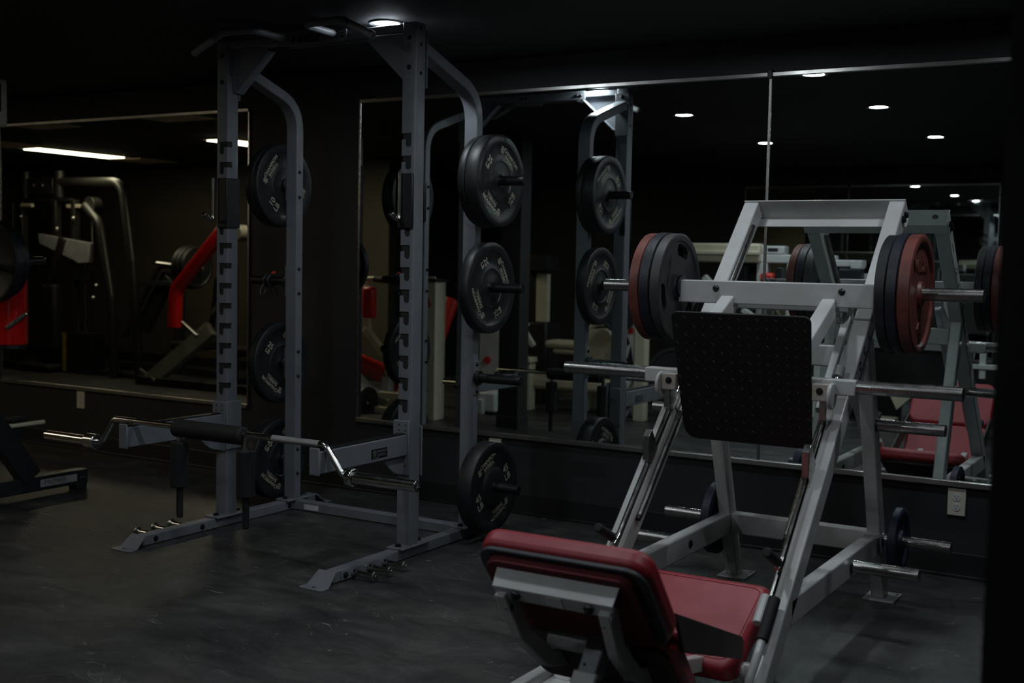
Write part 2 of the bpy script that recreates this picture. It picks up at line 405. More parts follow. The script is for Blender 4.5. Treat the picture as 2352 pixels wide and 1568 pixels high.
def tube_light(x, y0, y1, wd, label):
    t = thing('fluorescent_fixture', label, 'light', (x, (y0 + y1) / 2, CEIL))
    part('housing', MB().b2((x - wd / 2 - .04, y0 - .05, CEIL - .004), (x + wd / 2 + .04, y1 + .05, CEIL + .006)), PANELM, t)
    part('diffuser', MB().b2((x - wd / 2, y0, CEIL - .012), (x + wd / 2, y1, CEIL - .004)), WARMM, t)
tube_light(-10.85, -3.78, -2.66, .26, 'long warm fluorescent light reflected in the left mirror')
tube_light(-7.98, -3.75, -3.05, .30, 'added warm fluorescent light over the white machines, out of the picture')  # extra fixture, added out of view to brighten the white machines and floor
tube_light(-8.18, -3.95, -2.66, .26, 'warm fluorescent light reflected behind the left rack post')
for i, (px, py, l) in enumerate(((-7.24, -1.28, 'tan ceiling panel nearer the rack, reflected under the left mirror top edge'), (-8.83, -1.27, 'tan ceiling panel farther left, reflected under the left mirror top edge'), (-10.95, -4.25, 'tan ceiling panel beyond the far end of the long fluorescent light'), (-10.8, -2.25, 'tan ceiling panel before the near end of the long fluorescent light'))):
    solo('ceiling_panel', MB().b2((px - .28, py - .28 if i > 1 else py - .15, CEIL - .006), (px + .28, py + .28 if i > 1 else py + .15, CEIL + .006)), PANELM, l, 'panel', bevel=.003)

# ------------------------------------------------------------------ power rack
s_ = .0762
XR, XL = -3.174, -4.403; YFR, YRR = -1.152, -.628; H = 2.458; HB = .053; XC = (XR + XL) / 2
rack = thing('power_rack', 'grey steel half rack with notched front posts, standing before the black wall', 'rack', (XC, -1.0, 0))
def slot_cut(me_obj, cutters, off):
    for cutter_mb in cutters: _cut1(me_obj, cutter_mb, off)
def _cut1(me_obj, cutter_mb, off):
    cme = mesh_of('cut', cutter_mb, GRAY, off, False); co = bpy.data.objects.new('cut', cme); C.objects.link(co)
    co.parent = me_obj.parent
    md = me_obj.modifiers.new('b', 'BOOLEAN'); md.operation = 'DIFFERENCE'; md.object = co; md.solver = 'EXACT'
    dg = bpy.context.evaluated_depsgraph_get(); nm = bpy.data.meshes.new_from_object(me_obj.evaluated_get(dg))
    me_obj.modifiers.clear(); me_obj.data = nm; bpy.data.objects.remove(co)
    nm.shade_smooth(); nm.set_sharp_from_angle(angle=math.radians(38))
def post_tube(x0, y0, z0, z1):  # hollow square tube
    m = MB(); t = .005; o = [(x0, y0), (x0 + s_, y0), (x0 + s_, y0 + s_), (x0, y0 + s_)]
    r = .006; O = []; I = []
    for cx, cy_, a0 in ((x0 + s_ - r, y0 + s_ - r, 0), (x0 + r, y0 + s_ - r, 90), (x0 + r, y0 + r, 180), (x0 + s_ - r, y0 + r, 270)):
        for k in range(4):
            a = math.radians(a0 + 30 * k); O.append((cx + r * math.cos(a), cy_ + r * math.sin(a)))
            I.append((cx + (r - t + .0005) * math.cos(a), cy_ + (r - t + .0005) * math.sin(a)))
    n = len(O); vs = [(*q, z0) for q in O] + [(*q, z1) for q in O] + [(*q, z0) for q in I] + [(*q, z1) for q in I]; fs = []
    for i in range(n):
        j = (i + 1) % n
        fs += [(i, j, n + j, n + i), (2 * n + j, 2 * n + i, 3 * n + i, 3 * n + j), (i, 2 * n + i, 2 * n + j, j), (n + i, n + j, 3 * n + j, 3 * n + i)]
    return m.add(vs, fs)
PITCHZ = .1016
tops = [1.961 - PITCHZ * i for i in range(13)]
for side, x0 in ((-1, XL), (1, XR - s_)):
    up_ = part('front_post', post_tube(x0, YFR, HB + .008, H), GRAY, rack)
    cut = MB(); cutd = MB()
    for zt in tops:
        if side < 0: xa, xb, xin, xe = x0 + .020, x0 + .051, x0 + s_ + .01, 1
        else: xa, xb, xin, xe = x0 + .025, x0 + .056, x0 - .01, -1
        lo, hi = (xa, xin) if side < 0 else (xin, xb)
        yy0, yy1 = YFR - .01, YFR + .033
        # horizontal run through the front and the inner wall
        cut.b2((lo, yy0, zt - .028), (hi, yy1, zt))
        # drop with a rounded foot
        cx = (xa + xb) / 2; r = (xb - xa) / 2; poly = [(xa, yy0, zt - .0281), (xb, yy0, zt - .0281)]
        poly = [(xa, yy0, zt - .01), (xb, yy0, zt - .01)] + [(cx + r * math.cos(-PI * k / 8), yy0, zt - .048 + r * math.sin(-PI * k / 8)) for k in range(9)]
        cutd.prism(poly, (0, .03, 0))
    slot_cut(up_, (cut, cutd), OFF[rack.name])
    part('slot_shade_block', MB().b2((x0 + .0058, YFR + .0058, HB + .02), (x0 + s_ - .0058, YFR + s_ - .0058, H - .01)), SLOTD, up_)  # dark box put behind the slots so their insides read as shade
    part('post_cap', MB().b2((x0 + .004, YFR + .004, H - .004), (x0 + s_ - .004, YFR + s_ - .004, H + .002)), BLACKM, up_, .002)
    part('post_base_plate', MB().b2((x0 - .004, YFR - .072, HB), (x0 + s_ + .014, YFR + s_ + .085, HB + .009)), GRAY, up_, .003)
    for yy in (YFR - .035, YFR + s_ + .045):
        part('bolt', MB().hexbolt((x0 + s_ / 2, yy, HB + .009), (0, 0, 1), .013, .012), BOLT, up_)
    for zz in (2.388, 2.257):
        part('bolt', MB().domebolt((x0 + s_ / 2, YFR, zz), (0, -1, 0), .011, .010), BOLT, up_)
    fx = XR if side > 0 else XL
    for zz in (2.437, 2.362, 2.233):
        part('bolt', MB().domebolt((fx, YFR + s_ / 2, zz), (side, 0, 0), .009, .003), BOLT, up_)
    # rear upright: bends forward to the front post
    xc = x0 + s_ / 2
    path = fillet([(xc, YRR + .025, HB + .008), (xc, YRR + .025, 2.20), (xc, YFR + s_ + .004, 2.355)], .19, 10)
    ru = part('rear_post', MB().bar(path, s_, .052, (1, 0, 0)), GRAY, rack, .005)
    part('post_base_plate', MB().b2((xc - .045, YRR - .065, HB), (xc + .052, YRR + .115, HB + .009)), GRAY, ru, .003)
    for yy in (YRR - .035, YRR + .085): part('bolt', MB().hexbolt((xc, yy, HB + .009), (0, 0, 1), .012, .012), BOLT, ru)
    part('mount_plate', MB().b2((xc - .045, YFR + s_, 2.17), (xc + .045, YFR + s_ + .007, 2.43)), GRAY, ru, .002)
    part('bolt', MB().domebolt((xc, YFR + s_ + .007, 2.405), (0, 1, 0), .013, .01), BOLT, ru)
    # storage pegs
    for pz in (1.779, 1.257, .806, .268):
        ox = XR if side > 0 else XL
        pl = part('peg_plate', MB().b2((ox, YRR + .002, pz - .085), (ox + side * .007, YRR + .048, pz + .085)), GRAY, ru, .002)
        pg = part('storage_peg', MB().cyl((ox + side * .006, YRR + .025, pz), (ox + side * .028, YRR + .025, pz), .036, 24).cyl((ox + side * .02, YRR + .025, pz), (ox + side * .262, YRR + .025, pz), .0235, 24), UHMW, ru, .003)
        for dz in (-.067, .067):
            part('bolt', MB().domebolt((ox + side * .007, YRR + .022, pz + dz), (side, 0, 0), .010, .009), BOLT, pl)
            ix = (XR - s_) if side > 0 else (XL + s_)
            part('bolt', MB().domebolt((ix, YRR + .018, pz + dz), (-side, 0, 0), .009, .012), BOLT, pl)
    # base beam with feet
    bm_ = part('base_beam', MB().b2((xc - .029, -1.692, 0.003), (xc + .029, -.44, HB)), GRAY, rack, .004)
    w0, w1 = .046, .066
    def footplate(sg, yA, yB, yC):
        m = MB(); T = .006
        a = [(xc - w0, yA, HB + T), (xc + w0, yA, HB + T), (xc + w1 - .006, yB, T), (xc - w1 + .006, yB, T), (xc + w1, yC + .012 * sg, T), (xc + w1 - .012, yC, T), (xc - w1 + .012, yC, T), (xc - w1, yC + .012 * sg, T)]
        vs = a + [(q[0], q[1] + (.006 * sg if i < 2 else 0), q[2] - T) for i, q in enumerate(a)]
        n = 8; fs = [(0, 1, 2, 3), (3, 2, 4, 5, 6, 7), (11, 10, 9, 8), (15, 14, 13, 12, 10, 11), (0, 8, 9, 1), (1, 9, 10, 2), (2, 10, 12, 4), (4, 12, 13, 5), (5, 13, 14, 6), (6, 14, 15, 7), (7, 15, 11, 3), (3, 11, 8, 0)]
        return m.add(vs, fs)
    ft = part('foot', footplate(1, -1.694, -1.757, -1.81), GRAY, bm_, .0015)
    part('foot_hole', MB().cyl((xc, -1.783, .0055), (xc, -1.783, .0068), .008, 14), SLOTD, ft)
    part('foot', footplate(-1, -.44, -.385, -.335), GRAY, bm_, .0015)
    # band pegs on the outer flank
    ox = xc + side * .029
    part('peg_rail', MB().b2((ox, -1.64, .006), (ox + side * .006, -1.28, .048)), GRAY, bm_, .002)
    for yy in (-1.563, -1.452, -1.344):
        bp_ = part('band_peg', MB().cyl((ox, yy, .027), (ox + side * .03, yy, .027), .0145, 18).cyl((ox + side * .025, yy, .027), (ox + side * .125, yy, .027), .0125, 18), CHROME, bm_)
        part('peg_flange', MB().cyl((ox + side * .122, yy, .027), (ox + side * .130, yy, .027), .024, 24).cyl((ox + side * .13, yy, .027), (ox + side * .134, yy, .027), .008, 6), WORN, bp_, .002)
    part('bolt', MB().hexbolt((ox + side * .006, -1.615, .027), (side, 0, 0), .011, .009), BOLT, bm_)
    ix = xc - side * .029
    for yy in (-1.615, -1.31, -.66): part('bolt', MB().hexbolt((ix, yy, .027), (-side, 0, 0), .011, .009), BOLT, bm_)
    # gusset under the crossbeam
    gx = x0 + s_ if side < 0 else x0
    d = -side
    g = [(gx, -1.118, 2.418), (gx + d * .225, -1.118, 2.418), (gx + d * .225, -1.118, 2.402), (gx + d * .014, -1.118, 2.208), (gx, -1.118, 2.208)]
    part('gusset', MB().prism(g, (0, .007, 0)), GRAY, rack, .001)
    L_ = math.hypot(.211, .194); e = Vector((d * .211, 0, .194)).normalized(); n_ = Vector((d * .194, 0, -.211)).normalized()
    c0 = Vector((gx + d * .014, -1.114, 2.208)); fl = MB()
    fl.prism([c0, c0 + e * L_, c0 + e * L_ + n_ * .006, c0 + n_ * .006], (0, .056, 0))
    fl2 = [c0 + V(0, -.028, 0), c0 + e * L_ + V(0, -.028, 0)]
    part('gusset_flange', fl, GRAY, rack, .001)
# top crossbeam
cb = part('crossbeam', MB().b2((XL + s_, -1.146, 2.420), (XR - s_, -1.082, 2.455)), GRAY, rack, .004)
part('splice_plate', MB().b2((-3.98, -1.153, 2.402), (-3.585, -1.146, 2.458)), GRAY, cb, .003)
part('splice_plate', MB().b2((-3.98, -1.082, 2.405), (-3.47, -1.075, 2.458)), GRAY, cb, .003)
for xx in (-3.95, -3.60): part('bolt', MB().domebolt((xx, -1.153, 2.432), (0, -1, 0), .013, .008), BOLT, cb)
for xx in (-3.93, -3.90, -3.53, -3.50): part('bolt', MB().domebolt((xx, -1.075, 2.432), (0, 1, 0), .010, .008), BOLT, cb)
def nameplate(parent, o, ex, ey, wd, ht):
    o = Vector(o); ex = Vector(ex); ey = Vector(ey); nz = ex.cross(ey)
    a = [o - ex * wd / 2 - ey * ht / 2, o + ex * wd / 2 - ey * ht / 2, o + ex * wd / 2 + ey * ht / 2, o - ex * wd / 2 + ey * ht / 2]
    pl = part('name_plate', MB().prism(a, nz * .002), NAMEPL, parent)
    m = MB(); k = ht / .037; o2 = o + nz * .0025
    logo(m, (-wd * .33, 0.002 * k), .0125 * k, 0, o2, ex, ey)
    put2d(m, text2d('CHAMPION', .0155 * k), (wd * .13, .0075 * k), 0, o2, ex, ey)
    put2d(m, text2d('BARBELL', .0155 * k), (wd * .13, -.0065 * k), 0, o2, ex, ey)
    m.prism([o2 - ex * wd * .46 - ey * ht * .43, o2 - ex * wd * .06 - ey * ht * .43, o2 - ex * wd * .06 - ey * ht * .38, o2 - ex * wd * .46 - ey * ht * .38], nz * .0003)
    part('lettering', m, NAMEL, pl, stuff=True)
nameplate(cb, (-3.80, -1.1535, 2.433), (1, 0, 0), (0, 0, 1), .125, .037)
# pull-up handles
for sd in (-1, 1):
    P = [(XC + sd * .150, -1.15, 2.437), (XC + sd * .150, -1.385, 2.442), (XC + sd * .362, -1.372, 2.447), (XC + sd * .546, -1.378, 2.362)]
    P = [Vector(q) for q in P]
    pipe = fillet(P, [.055, .09], 8)
    hb = part('pull_up_handle', MB().pipe(pipe, .0175, 16), GRAY, rack)
    a = P[2].lerp(P[3], .28); part('knurled_grip', MB().cyl(a, P[3], .0182, 18), KNURL, hb, .002)
    part('handle_plate', MB().b2((XC + sd * .150 - .055, -1.16, 2.404), (XC + sd * .150 + .07, -1.153, 2.458)), GRAY, hb, .004)
    part('bolt', MB().domebolt((XC + sd * .150 + .045, -1.16, 2.43), (0, -1, 0), .012, .009), BOLT, hb)
# rear crossbar of the base
rc = part('rear_crossbar', MB().b2((XL + .067, -.632, .003), (XR - .067, -.572, HB)), GRAY, rack, .004)
part('crossbar_flange', MB().b2((XL + .06, -.70, .006), (XL + .068, -.55, .05)), GRAY, rc, .002)
part('crossbar_flange', MB().b2((XR - .068, -.70, .006), (XR - .06, -.55, .05)), GRAY, rc, .002)
part('sticker', MB().b2((-4.255, -.6335, .012), (-4.155, -.632, .040)), STICKW, rc)

# ------------------------------------------------------------------ J-hooks and spotter arms hang on the posts
def jhook(x0, rodx, label, inner):
    t = thing('barbell_hook', label, 'rack hook', (x0 + s_ / 2, YFR - .01, 1.53), group='hooks hung in the rack slots')
    b = MB().b2((x0 - (.018 if inner < 0 else -.022), YFR - .016, 1.530), (x0 + s_ + (0.0 if inner < 0 else .009), YFR - .002, 1.779))
    if inner > 0: b.b2((x0 + s_ + .001, YFR - .016, 1.530), (x0 + s_ + .010, YFR + s_ + .004, 1.779))
    else: b.b2((x0 - .018, YFR - .016, 1.530), (x0 - .002, YFR + s_, 1.779))
    part('hook_block', b, UHMW, t, .003)
    if inner < 0: part('keeper_pad', MB().b2((x0 + s_ - .03, YFR + s_ + .002, 1.56), (x0 + s_ + .004, YFR + s_ + .016, 1.745)), UHMW, t, .004)
    P = fillet([(rodx, YFR - .026, 1.779), (rodx, YFR - .026, 1.553), (rodx, YFR - .092, 1.596)], .028, 7)
    hk = part('hook_rod', MB().pipe(P, .0085, 14), CHROME, t)
    a, c = P[-4], P[-1]; part('hook_tip', MB().cyl(Vector(P[-2]).lerp(Vector(P[-1]), .25), P[-1], .0125, 16), WORN, hk, .003)
    for zz in (1.565, 1.735): part('bolt', MB().cyl((x0 + .052, YFR - .0155, zz), (x0 + .052, YFR - .0175, zz), .0035, 10), SLOTD, t)
jhook(XL, XL + .004, 'chrome barbell hook with black block on the left rack post', 1)
jhook(XR - s_, XR - s_ + .014, 'chrome barbell hook with black block on the right rack post', -1)
def spotter(x0, ax, sd, label, plate):
    t = thing('spotter_arm', label, 'spotter arm', (ax, -1.45, .39), group='spotter arms on the rack')
    b = MB().b2((x0 - .016 if sd > 0 else x0 - .012, YFR - .013, .392), (x0 + s_, YFR - .003, .646))
    part('bracket', b, GRAY, t, .004)
    ys = YFR + s_
    if sd < 0: part('bracket', MB().b2((x0 + s_ + .002, YFR - .012, .40), (x0 + s_ + .011, ys + .02, .648)), GRAY, t, .004)
    else: part('bracket', MB().b2((x0 - .016, YFR - .012, .40), (x0 - .004, ys + .02, .646)), GRAY, t, .004)
    part('locking_plate', MB().b2((x0 + .006, ys + .004, .38), (x0 + s_ + .006 * sd, ys + .012, .615)), GRAY, t, .004)
    part('locking_pin', MB().cyl((x0 + s_ / 2, ys + .012, .545), (x0 + s_ / 2, ys + .05, .545), .009, 14).cyl((x0 + s_ / 2, ys + .045, .545), (x0 + s_ / 2, ys + .06, .545), .016, 18), CHROME, t, .002)
    arm = part('arm', MB().b2((ax - .026, -1.782, .487), (ax + .026, YFR - .010, .582)), GRAY, t, .004)
    part('liner', MB().b2((ax - .020, -1.772, .5825), (ax + .016, YFR - .016, .5895)), UHMW, t, .002)
    part('weld', MB().cyl((ax - .026, YFR - .014, .583), (ax + .026, YFR - .014, .583), .005, 8), WORN, t)
    part('end_plate', MB().b2((ax - .027, -1.790, .480), (ax + .027, -1.782, .597)), GRAY, t, .004)
    g = [(ax, YFR - .012, .488)] + [(ax, YFR - .012 - .155 * (1 - k / 8), .488 - .085 * (k / 8) ** 2) for k in range(0, 9)]
    part('gusset', MB().prism([(ax - .004, YFR - .168, .489), (ax - .004, YFR - .012, .489), (ax - .004, YFR - .012, .395)] + [(ax - .004, YFR - .03 - .016 * k, .400 + .0011 * k ** 2 + .001 * k) for k in range(0, 8)], (.008, 0, 0)), GRAY, t, .001)
    for dx in (.018, .055):
        for zz in (.60, .625, .435): part('bolt_hole', MB().cyl((x0 + dx, YFR - .0135, zz), (x0 + dx, YFR - .0125, zz), .0042, 12), SLOTD, t)
    if plate: nameplate(arm, (ax + .0262, -1.376, .525), (0, 1, 0), (0, 0, 1), .115, .042)
spotter(XL, -4.364, -1, 'grey spotter arm on the left rack post, carrying the bar near its left end', False)
spotter(XR - s_, -3.210, 1, 'grey spotter arm with black nameplate on the right rack post', True)

# ------------------------------------------------------------------ safety squat bar
YB = -1.748
ZB = .608
bar = thing('safety_squat_bar', 'chrome cambered squat bar with black padded yoke lying across the spotter arms', 'barbell', (-3.83, YB, .18))
zl = .486
path = fillet([(-4.625, YB, zl), (-4.555, YB, zl), (-4.468, YB, ZB), (-3.185, YB, ZB), (-3.085, YB, zl), (-3.02, YB, zl)], .05, 8)
part('shaft', MB().pipe(path, .0145, 18), CHROME, bar)
part('knurling', MB().cyl((-3.475, YB, ZB), (-3.215, YB, ZB), .0155, 20), KNURL, bar, .001)
for a, c0, c1 in ((-4.952, -4.655, -4.590), (-2.712, -3.028, -3.092 + .03)):
    sl = part('sleeve', MB().cyl((a, YB, zl), (c0, YB, zl), .0245, 30), CHROME, bar, .003)
    part('sleeve_collar', MB().cyl((c0 - .002, YB, zl), (c1, YB, zl), .0375, 30), CHROME, sl, .005)
    q = 1 if a > -3.8 else -1
    part('end_cap', MB().cyl((a, YB, zl), (a + q * .0015, YB, zl), .017, 20), BLACKM, sl)
    m = MB()
    for k in range(3):
        an = PI / 2 + k * 2 * PI / 3; m.box((a + q * .002, YB + .006 * math.cos(an), zl + .006 * math.sin(an)), (.001, .002, .013), Matrix.Rotation(an - PI / 2, 3, 'X'))
    part('cap_mark', m, STICK, sl)
yk = part('neck_pad', MB().cyl((-4.062, YB, ZB - .006), (-3.642, YB, ZB - .006), .041, 30), FOAM, bar, .012, seg=3)
for xx in (-4.035, -3.630):
    st = part('yoke_stem', MB().pipe(fillet([(xx, YB, ZB), (xx, YB - .005, .50), (xx, YB, .33)], .03, 4), .0125, 14), CHROME, bar)
    part('shoulder_pad', MB().cyl((xx, YB - .002, .543), (xx, YB - .002, .333), .0415, 28), FOAM, st, .008, seg=3)
    part('handle_grip', MB().cyl((xx, YB, .335), (xx, YB, .192), .015, 20), FOAM, st, .006)

# ------------------------------------------------------------------ weight plates
def lettering_45(m, o):
    ex, ey = (0, 1, 0), (0, 0, 1)
def bumper(name, label, wt, thick, x_face, y, z, rot, R=.225, style='35', group='bumper plates on the rack pegs'):
    """plate on a peg along X, lettered face towards +X"""
    t = thing(name, label, 'weight plate', (x_face, y, z), group=None, local=True)
    h = thick
    prof = [(-.004, .0255), (-.004, .030), (-.0065, .034), (-.0065, .092), (-.002, .096), (-.0055, .101), (-.0055, .178), (-.002, .183), (0, .189), (0, R - .006), (-.002, R - .002), (-.006, R), (-h + .006, R), (-h + .002, R - .002), (-h, R - .006), (-h, .185), (-h + .005, .180), (-h + .005, .10), (-h, .096), (-h, .0255)]
    if style == '45': prof = [(.006, .0255), (.006, .030), (.004, .086), (.001, .092), (-.010, .103), (-.010, .168), (-.003, .184), (0, .190), (0, R - .006)] + prof[10:]
    body = part('rubber_body', MB().lathe((0, 0, 0), (1, 0, 0), prof, 72), RUBBER, t)
    part('steel_hub', MB().lathe((0, 0, 0), (1, 0, 0), [(prof[0][0] + .0015, .0250), (prof[0][0] + .0015, .0325), (-.01, .0325), (-h - .0005, .0325), (-h - .0005, .0250)], 32), WORN, t)
    m = MB(); xx = -.0048 if style != '45' else -.0092; o = (xx, 0, 0); ex, ey = (0, 1, 0), (0, 0, 1)
    k = 1.0
    def place(geo, rad, ang, rr, flip):
        # geo at (rad, ang), baseline rotated rr
        a = ang + rot + (PI if flip else 0); put2d(m, geo, (rad * math.cos(a), rad * math.sin(a)), rr + rot + (PI if flip else 0), o, ex, ey)
    num, lb = wt, 'LB'
    for flip in (False, True):
        # brand along the top
        a0 = math.radians(90)
        def at(x, y, geo, rr=0.0):
            c, s = math.cos(rot + (PI if flip else 0)), math.sin(rot + (PI if flip else 0))
            put2d(m, geo, (x * c - y * s, x * s + y * c), rr + rot + (PI if flip else 0), o, ex, ey)
        yb = .150
        def lg(x, y, r):
            c, s = math.cos(rot + (PI if flip else 0)), math.sin(rot + (PI if flip else 0))
            logo(m, (x * c - y * s, x * s + y * c), r, rot + (PI if flip else 0), o, ex, ey)
        lg(-.078, yb - .018, .0165)
        at(.010, yb - .002, text2d('CHAMPION', .029, .0004))
        at(.008, yb - .027, text2d('BARBELL', .025, .0003))
        m2 = [(-.045, yb - .042), (.062, yb - .042), (.062, yb - .0405), (-.045, yb - .0405)]
        c, s = math.cos(rot + (PI if flip else 0)), math.sin(rot + (PI if flip else 0))
        m.add([Vector(o) + Vector(ex) * (x * c - y * s) + Vector(ey) * (x * s + y * c) for x, y in m2], [(0, 1, 2, 3)])
        if style == '35':
            at(-.136, .018, text2d(num, .044, .0008)); at(-.138, -.018, text2d(lb, .034, .0005))
        elif style == '10':
            at(-.133, .020, text2d(num, .050, .0004)); at(-.133, -.024, text2d(lb, .046, .0004))
        else:
            fl = PI if flip else 0
            c2, s2 = math.cos(rot), math.sin(rot); xq = -.138 if not flip else .138
            for q, dy in ((num, .022), (lb, -.024)):
                px, py = xq, dy; put2d(m, text2d(q, .050, .0006), (px * c2 - py * s2, px * s2 + py * c2), rot, o, ex, ey)
    part('lettering', m, LETTER, t, stuff=True)
    return t
YP = YRR + .025
g = 'bumper plates on the rack pegs'
bumper('weight_plate', 'black rubber 35 lb plate on the top right rack peg, lettered face out', '35', .070, -3.046, YP, 1.779 - .0, -math.radians(36), style='35')
bumper('weight_plate', 'thin black plate squeezed between the 35 lb plate and the rack post', '25', .040, -3.118, YP, 1.777, .6, style='35')
bumper('weight_plate', 'black rubber 25 lb plate on the second right rack peg', '25', .055, -3.088, YP, 1.255, -math.radians(60), style='35')
bumper('weight_plate', 'black 45 lb plate with raised ring, lowest on the right side of the rack', '45', .083, -3.050, YP, .266, math.radians(25), style='45')
bumper('weight_plate', 'black rubber 10 lb plate on the top left rack peg', '10', .034, -4.432, YP, 1.777, math.radians(52), style='10')
bumper('weight_plate', 'black plate behind the 10 lb plate on the top left rack peg', '10', .052, -4.468, YP, 1.775, 1.7, style='10')
bumper('weight_plate', 'black rubber 25 lb plate on the third left rack peg', '25', .055, -4.440, YP, .804, -math.radians(38), style='35')
bumper('weight_plate', 'black 45 lb plate lowest on the left side of the rack', '45', .083, -4.440, YP, .268, math.radians(-38), style='35')

# spring collars hung on the empty left peg
def collar(x, ang, label, tab):
    y, z = YP, 1.257
    t = thing('bar_collar', label, 'collar', (x, y, z), local=True); t.rotation_euler = (ang, 0, 0)
    part('ring', MB().lathe((0, 0, 0), (1, 0, 0), [(-.009, .0245), (-.009, .038), (.009, .038), (.009, .0245)], 24), BLACKM, t, .003)
    part('clamp_arm', MB().pipe(fillet([(0, .012, -.030), (.004, .018, -.072), (-.004, .03, -.095)], .01, 4), .0045, 10).pipe(fillet([(0, -.012, -.030), (.0, -.016, -.075), (.006, -.004, -.098)], .01, 4), .0045, 10), DARKST, t)
    part('release_tab', MB().box((.0, .028, .036), (.014, .024, .012)), tab, t, .003)
collar(-4.530, .3, 'black clamp collar with a red tab on the empty left rack peg', REDPAD)
collar(-4.560, -.6, 'black clamp collar outermost on the empty left rack peg', BLACKM)

# ------------------------------------------------------------------ leg press
LX = -1.5
lp = thing('leg_press', 'white leg press with red seat and black tread foot plate before the wide mirror', 'leg press', (LX, -1.3, 0))
D = Vector((0, -.7157, -.6984)); Nn = Vector((0, -.6984, .7157)); T0 = Vector((0, -.473, 1.673))
def RP(hx, t, n=0.0): return Vector((LX + hx, 0, 0)) + T0 + D * t + Nn * n
for sd in (-1, 1):
    xo = LX + sd * .317 - .033
    z0 = .006
    tf = (1.673 - z0) / .6984; bt = T0 - Nn * .080; tb = (bt.z - z0) / .6984
    poly = [T0, T0 + D * tf, bt + D * tb, bt]
    rl = part('rail', MB().prism([(xo, q.y, q.z) for q in poly], (.066, 0, 0)), WHITE, lp, .006, seg=3)
    part('foot_plate', MB().b2((LX + sd * .317 - .07, -2.29, 0), (LX + sd * .317 + .07, -2.04, .008)), WHITE, rl, .003)
    part('guide_rod', MB().cyl(RP(sd * .274, .14 if sd < 0 else 1.15, -.016), RP(sd * .274, 1.70, -.016), .0115, 20), WORN, rl, .002)
    part('bumper_tip', MB().cyl(RP(sd * .274, 1.70, -.016), RP(sd * .274, 1.715, -.016), .0100, 20), BOLT, rl)
    for tt in (.045, .085):
        part('bolt', MB().hexbolt(RP(sd * .350, tt, -.055 + tt * .3), (sd, 0, 0), .013, .014), BOLT, rl)
    # safety rod with catch lugs
    sr = part('safety_rod', MB().cyl(RP(sd * .299, .985, .028), RP(sd * .299, 2.02, .028), .0115, 20), CHROME, lp)
    part('rod_collar', MB().cyl(RP(sd * .299, .965, .028), RP(sd * .299, 1.015, .028), .020, 24), WHITE, sr, .003)
    part('rod_sleeve', MB().cyl(RP(sd * .283, 1.965, .03), RP(sd * .283, 2.070, .03), .0185, 24), WHITE, sr, .003)
    for tc_ in (1.155, 1.412):
        a = RP(sd * .300, tc_, .018); m = MB()
        m.prism([a + V(-.013, 0, 0), a + V(-.013, 0, 0) + D * .085, a + V(-.013, 0, 0) + D * .085 + Nn * .035, a + V(-.013, 0, 0) + D * .025 + Nn * .098, a + V(-.013, 0, 0) - D * .012 + Nn * .098], (.026, 0, 0))
        part('catch_lug', m, WORN, sr, .002)
    g0 = RP(sd * .300, 1.845, .040); g1 = Vector((LX + sd * .301, -1.965, .482))
    part('release_handle', MB().cyl(g0, g0.lerp(g1, .25), .009, 14).cyl(RP(sd * .3, 1.82, .03), RP(sd * .3, 1.87, .04), .014, 14), CHROME, sr)
    part('handle_grip', MB().cyl(g0.lerp(g1, .18), g1, .0165, 20), FOAM, sr, .004)
    # side grab handle
    hx = sd * .317
    hp = fillet([RP(hx, 1.985, .042), RP(hx, 2.18, .045), RP(hx * .98, 2.275, .035), RP(hx, 2.33, -.02)], .05, 5)
    hd = part('grab_handle', MB().pipe(hp, .014, 16), WHITE, rl)
    part('grab_grip', MB().cyl(RP(hx, 1.975, .042), RP(hx, 2.135, .0445), .0200, 20), FOAM, hd, .004)
    part('runner', MB().b2((LX + sd * .375 - .02, -2.75, .0), (LX + sd * .375 + .02, -2.02, .042)), WHITE, lp, .005)
    # rear post leaning to the rail
    xs = LX + sd * .3225
    def fy(z): return -.52 - .377 * z
    z1 = 1.12
    po = part('rear_leg', MB().prism([(xs - .0275, fy(.006) - .04, .006), (xs - .0275, fy(z1) - .04, z1), (xs - .0275, fy(z1) + .04, z1), (xs - .0275, fy(.006) + .04, .006)], (.055, 0, 0)), WHITE, lp, .006, seg=3)
    part('foot_plate', MB().b2((xs - .055, -.60, 0), (xs + .055 + .02, -.44, .007)), WHITE, po, .002)
    part('bolt_hole', MB().cyl((xs + .06, -.47, .0068), (xs + .06, -.47, .0078), .007, 12), SLOTD, po)
    br = part('base_tube', MB().b2((xs - .0275, -1.84, .215), (xs + .0275, fy(.26) - .02, .305)), WHITE, lp, .006, seg=3)
    part('bolt', MB().domebolt((xs - sd * .0275, -1.13, .262), (-sd, 0, 0), .017, .009), BOLT, br)
    part('weld_gusset', MB().prism([(xs - sd * .0275, -.66, .30), (xs - sd * .0275, -.66, .22), (xs - sd * .085, -.625, .22), (xs - sd * .085, -.625, .30)], (0, .01, 0)), WHITE, br)
    for (py, pz, l0, l1) in ((fy(.768), .768, .350, .615), (-.622, .272, .350, .622), (-1.105, .262, .350, .600)):
        sp = part('storage_peg', MB().cyl((LX + sd * l0, py, pz), (LX + sd * l1, py, pz), .024, 26), WORN, po if pz > .27 else br, .003)
        part('peg_weld', MB().cyl((LX + sd * (l0 - .001), py, pz), (LX + sd * (l0 + .008), py, pz), .0285, 24, .025), DARKST, sp)
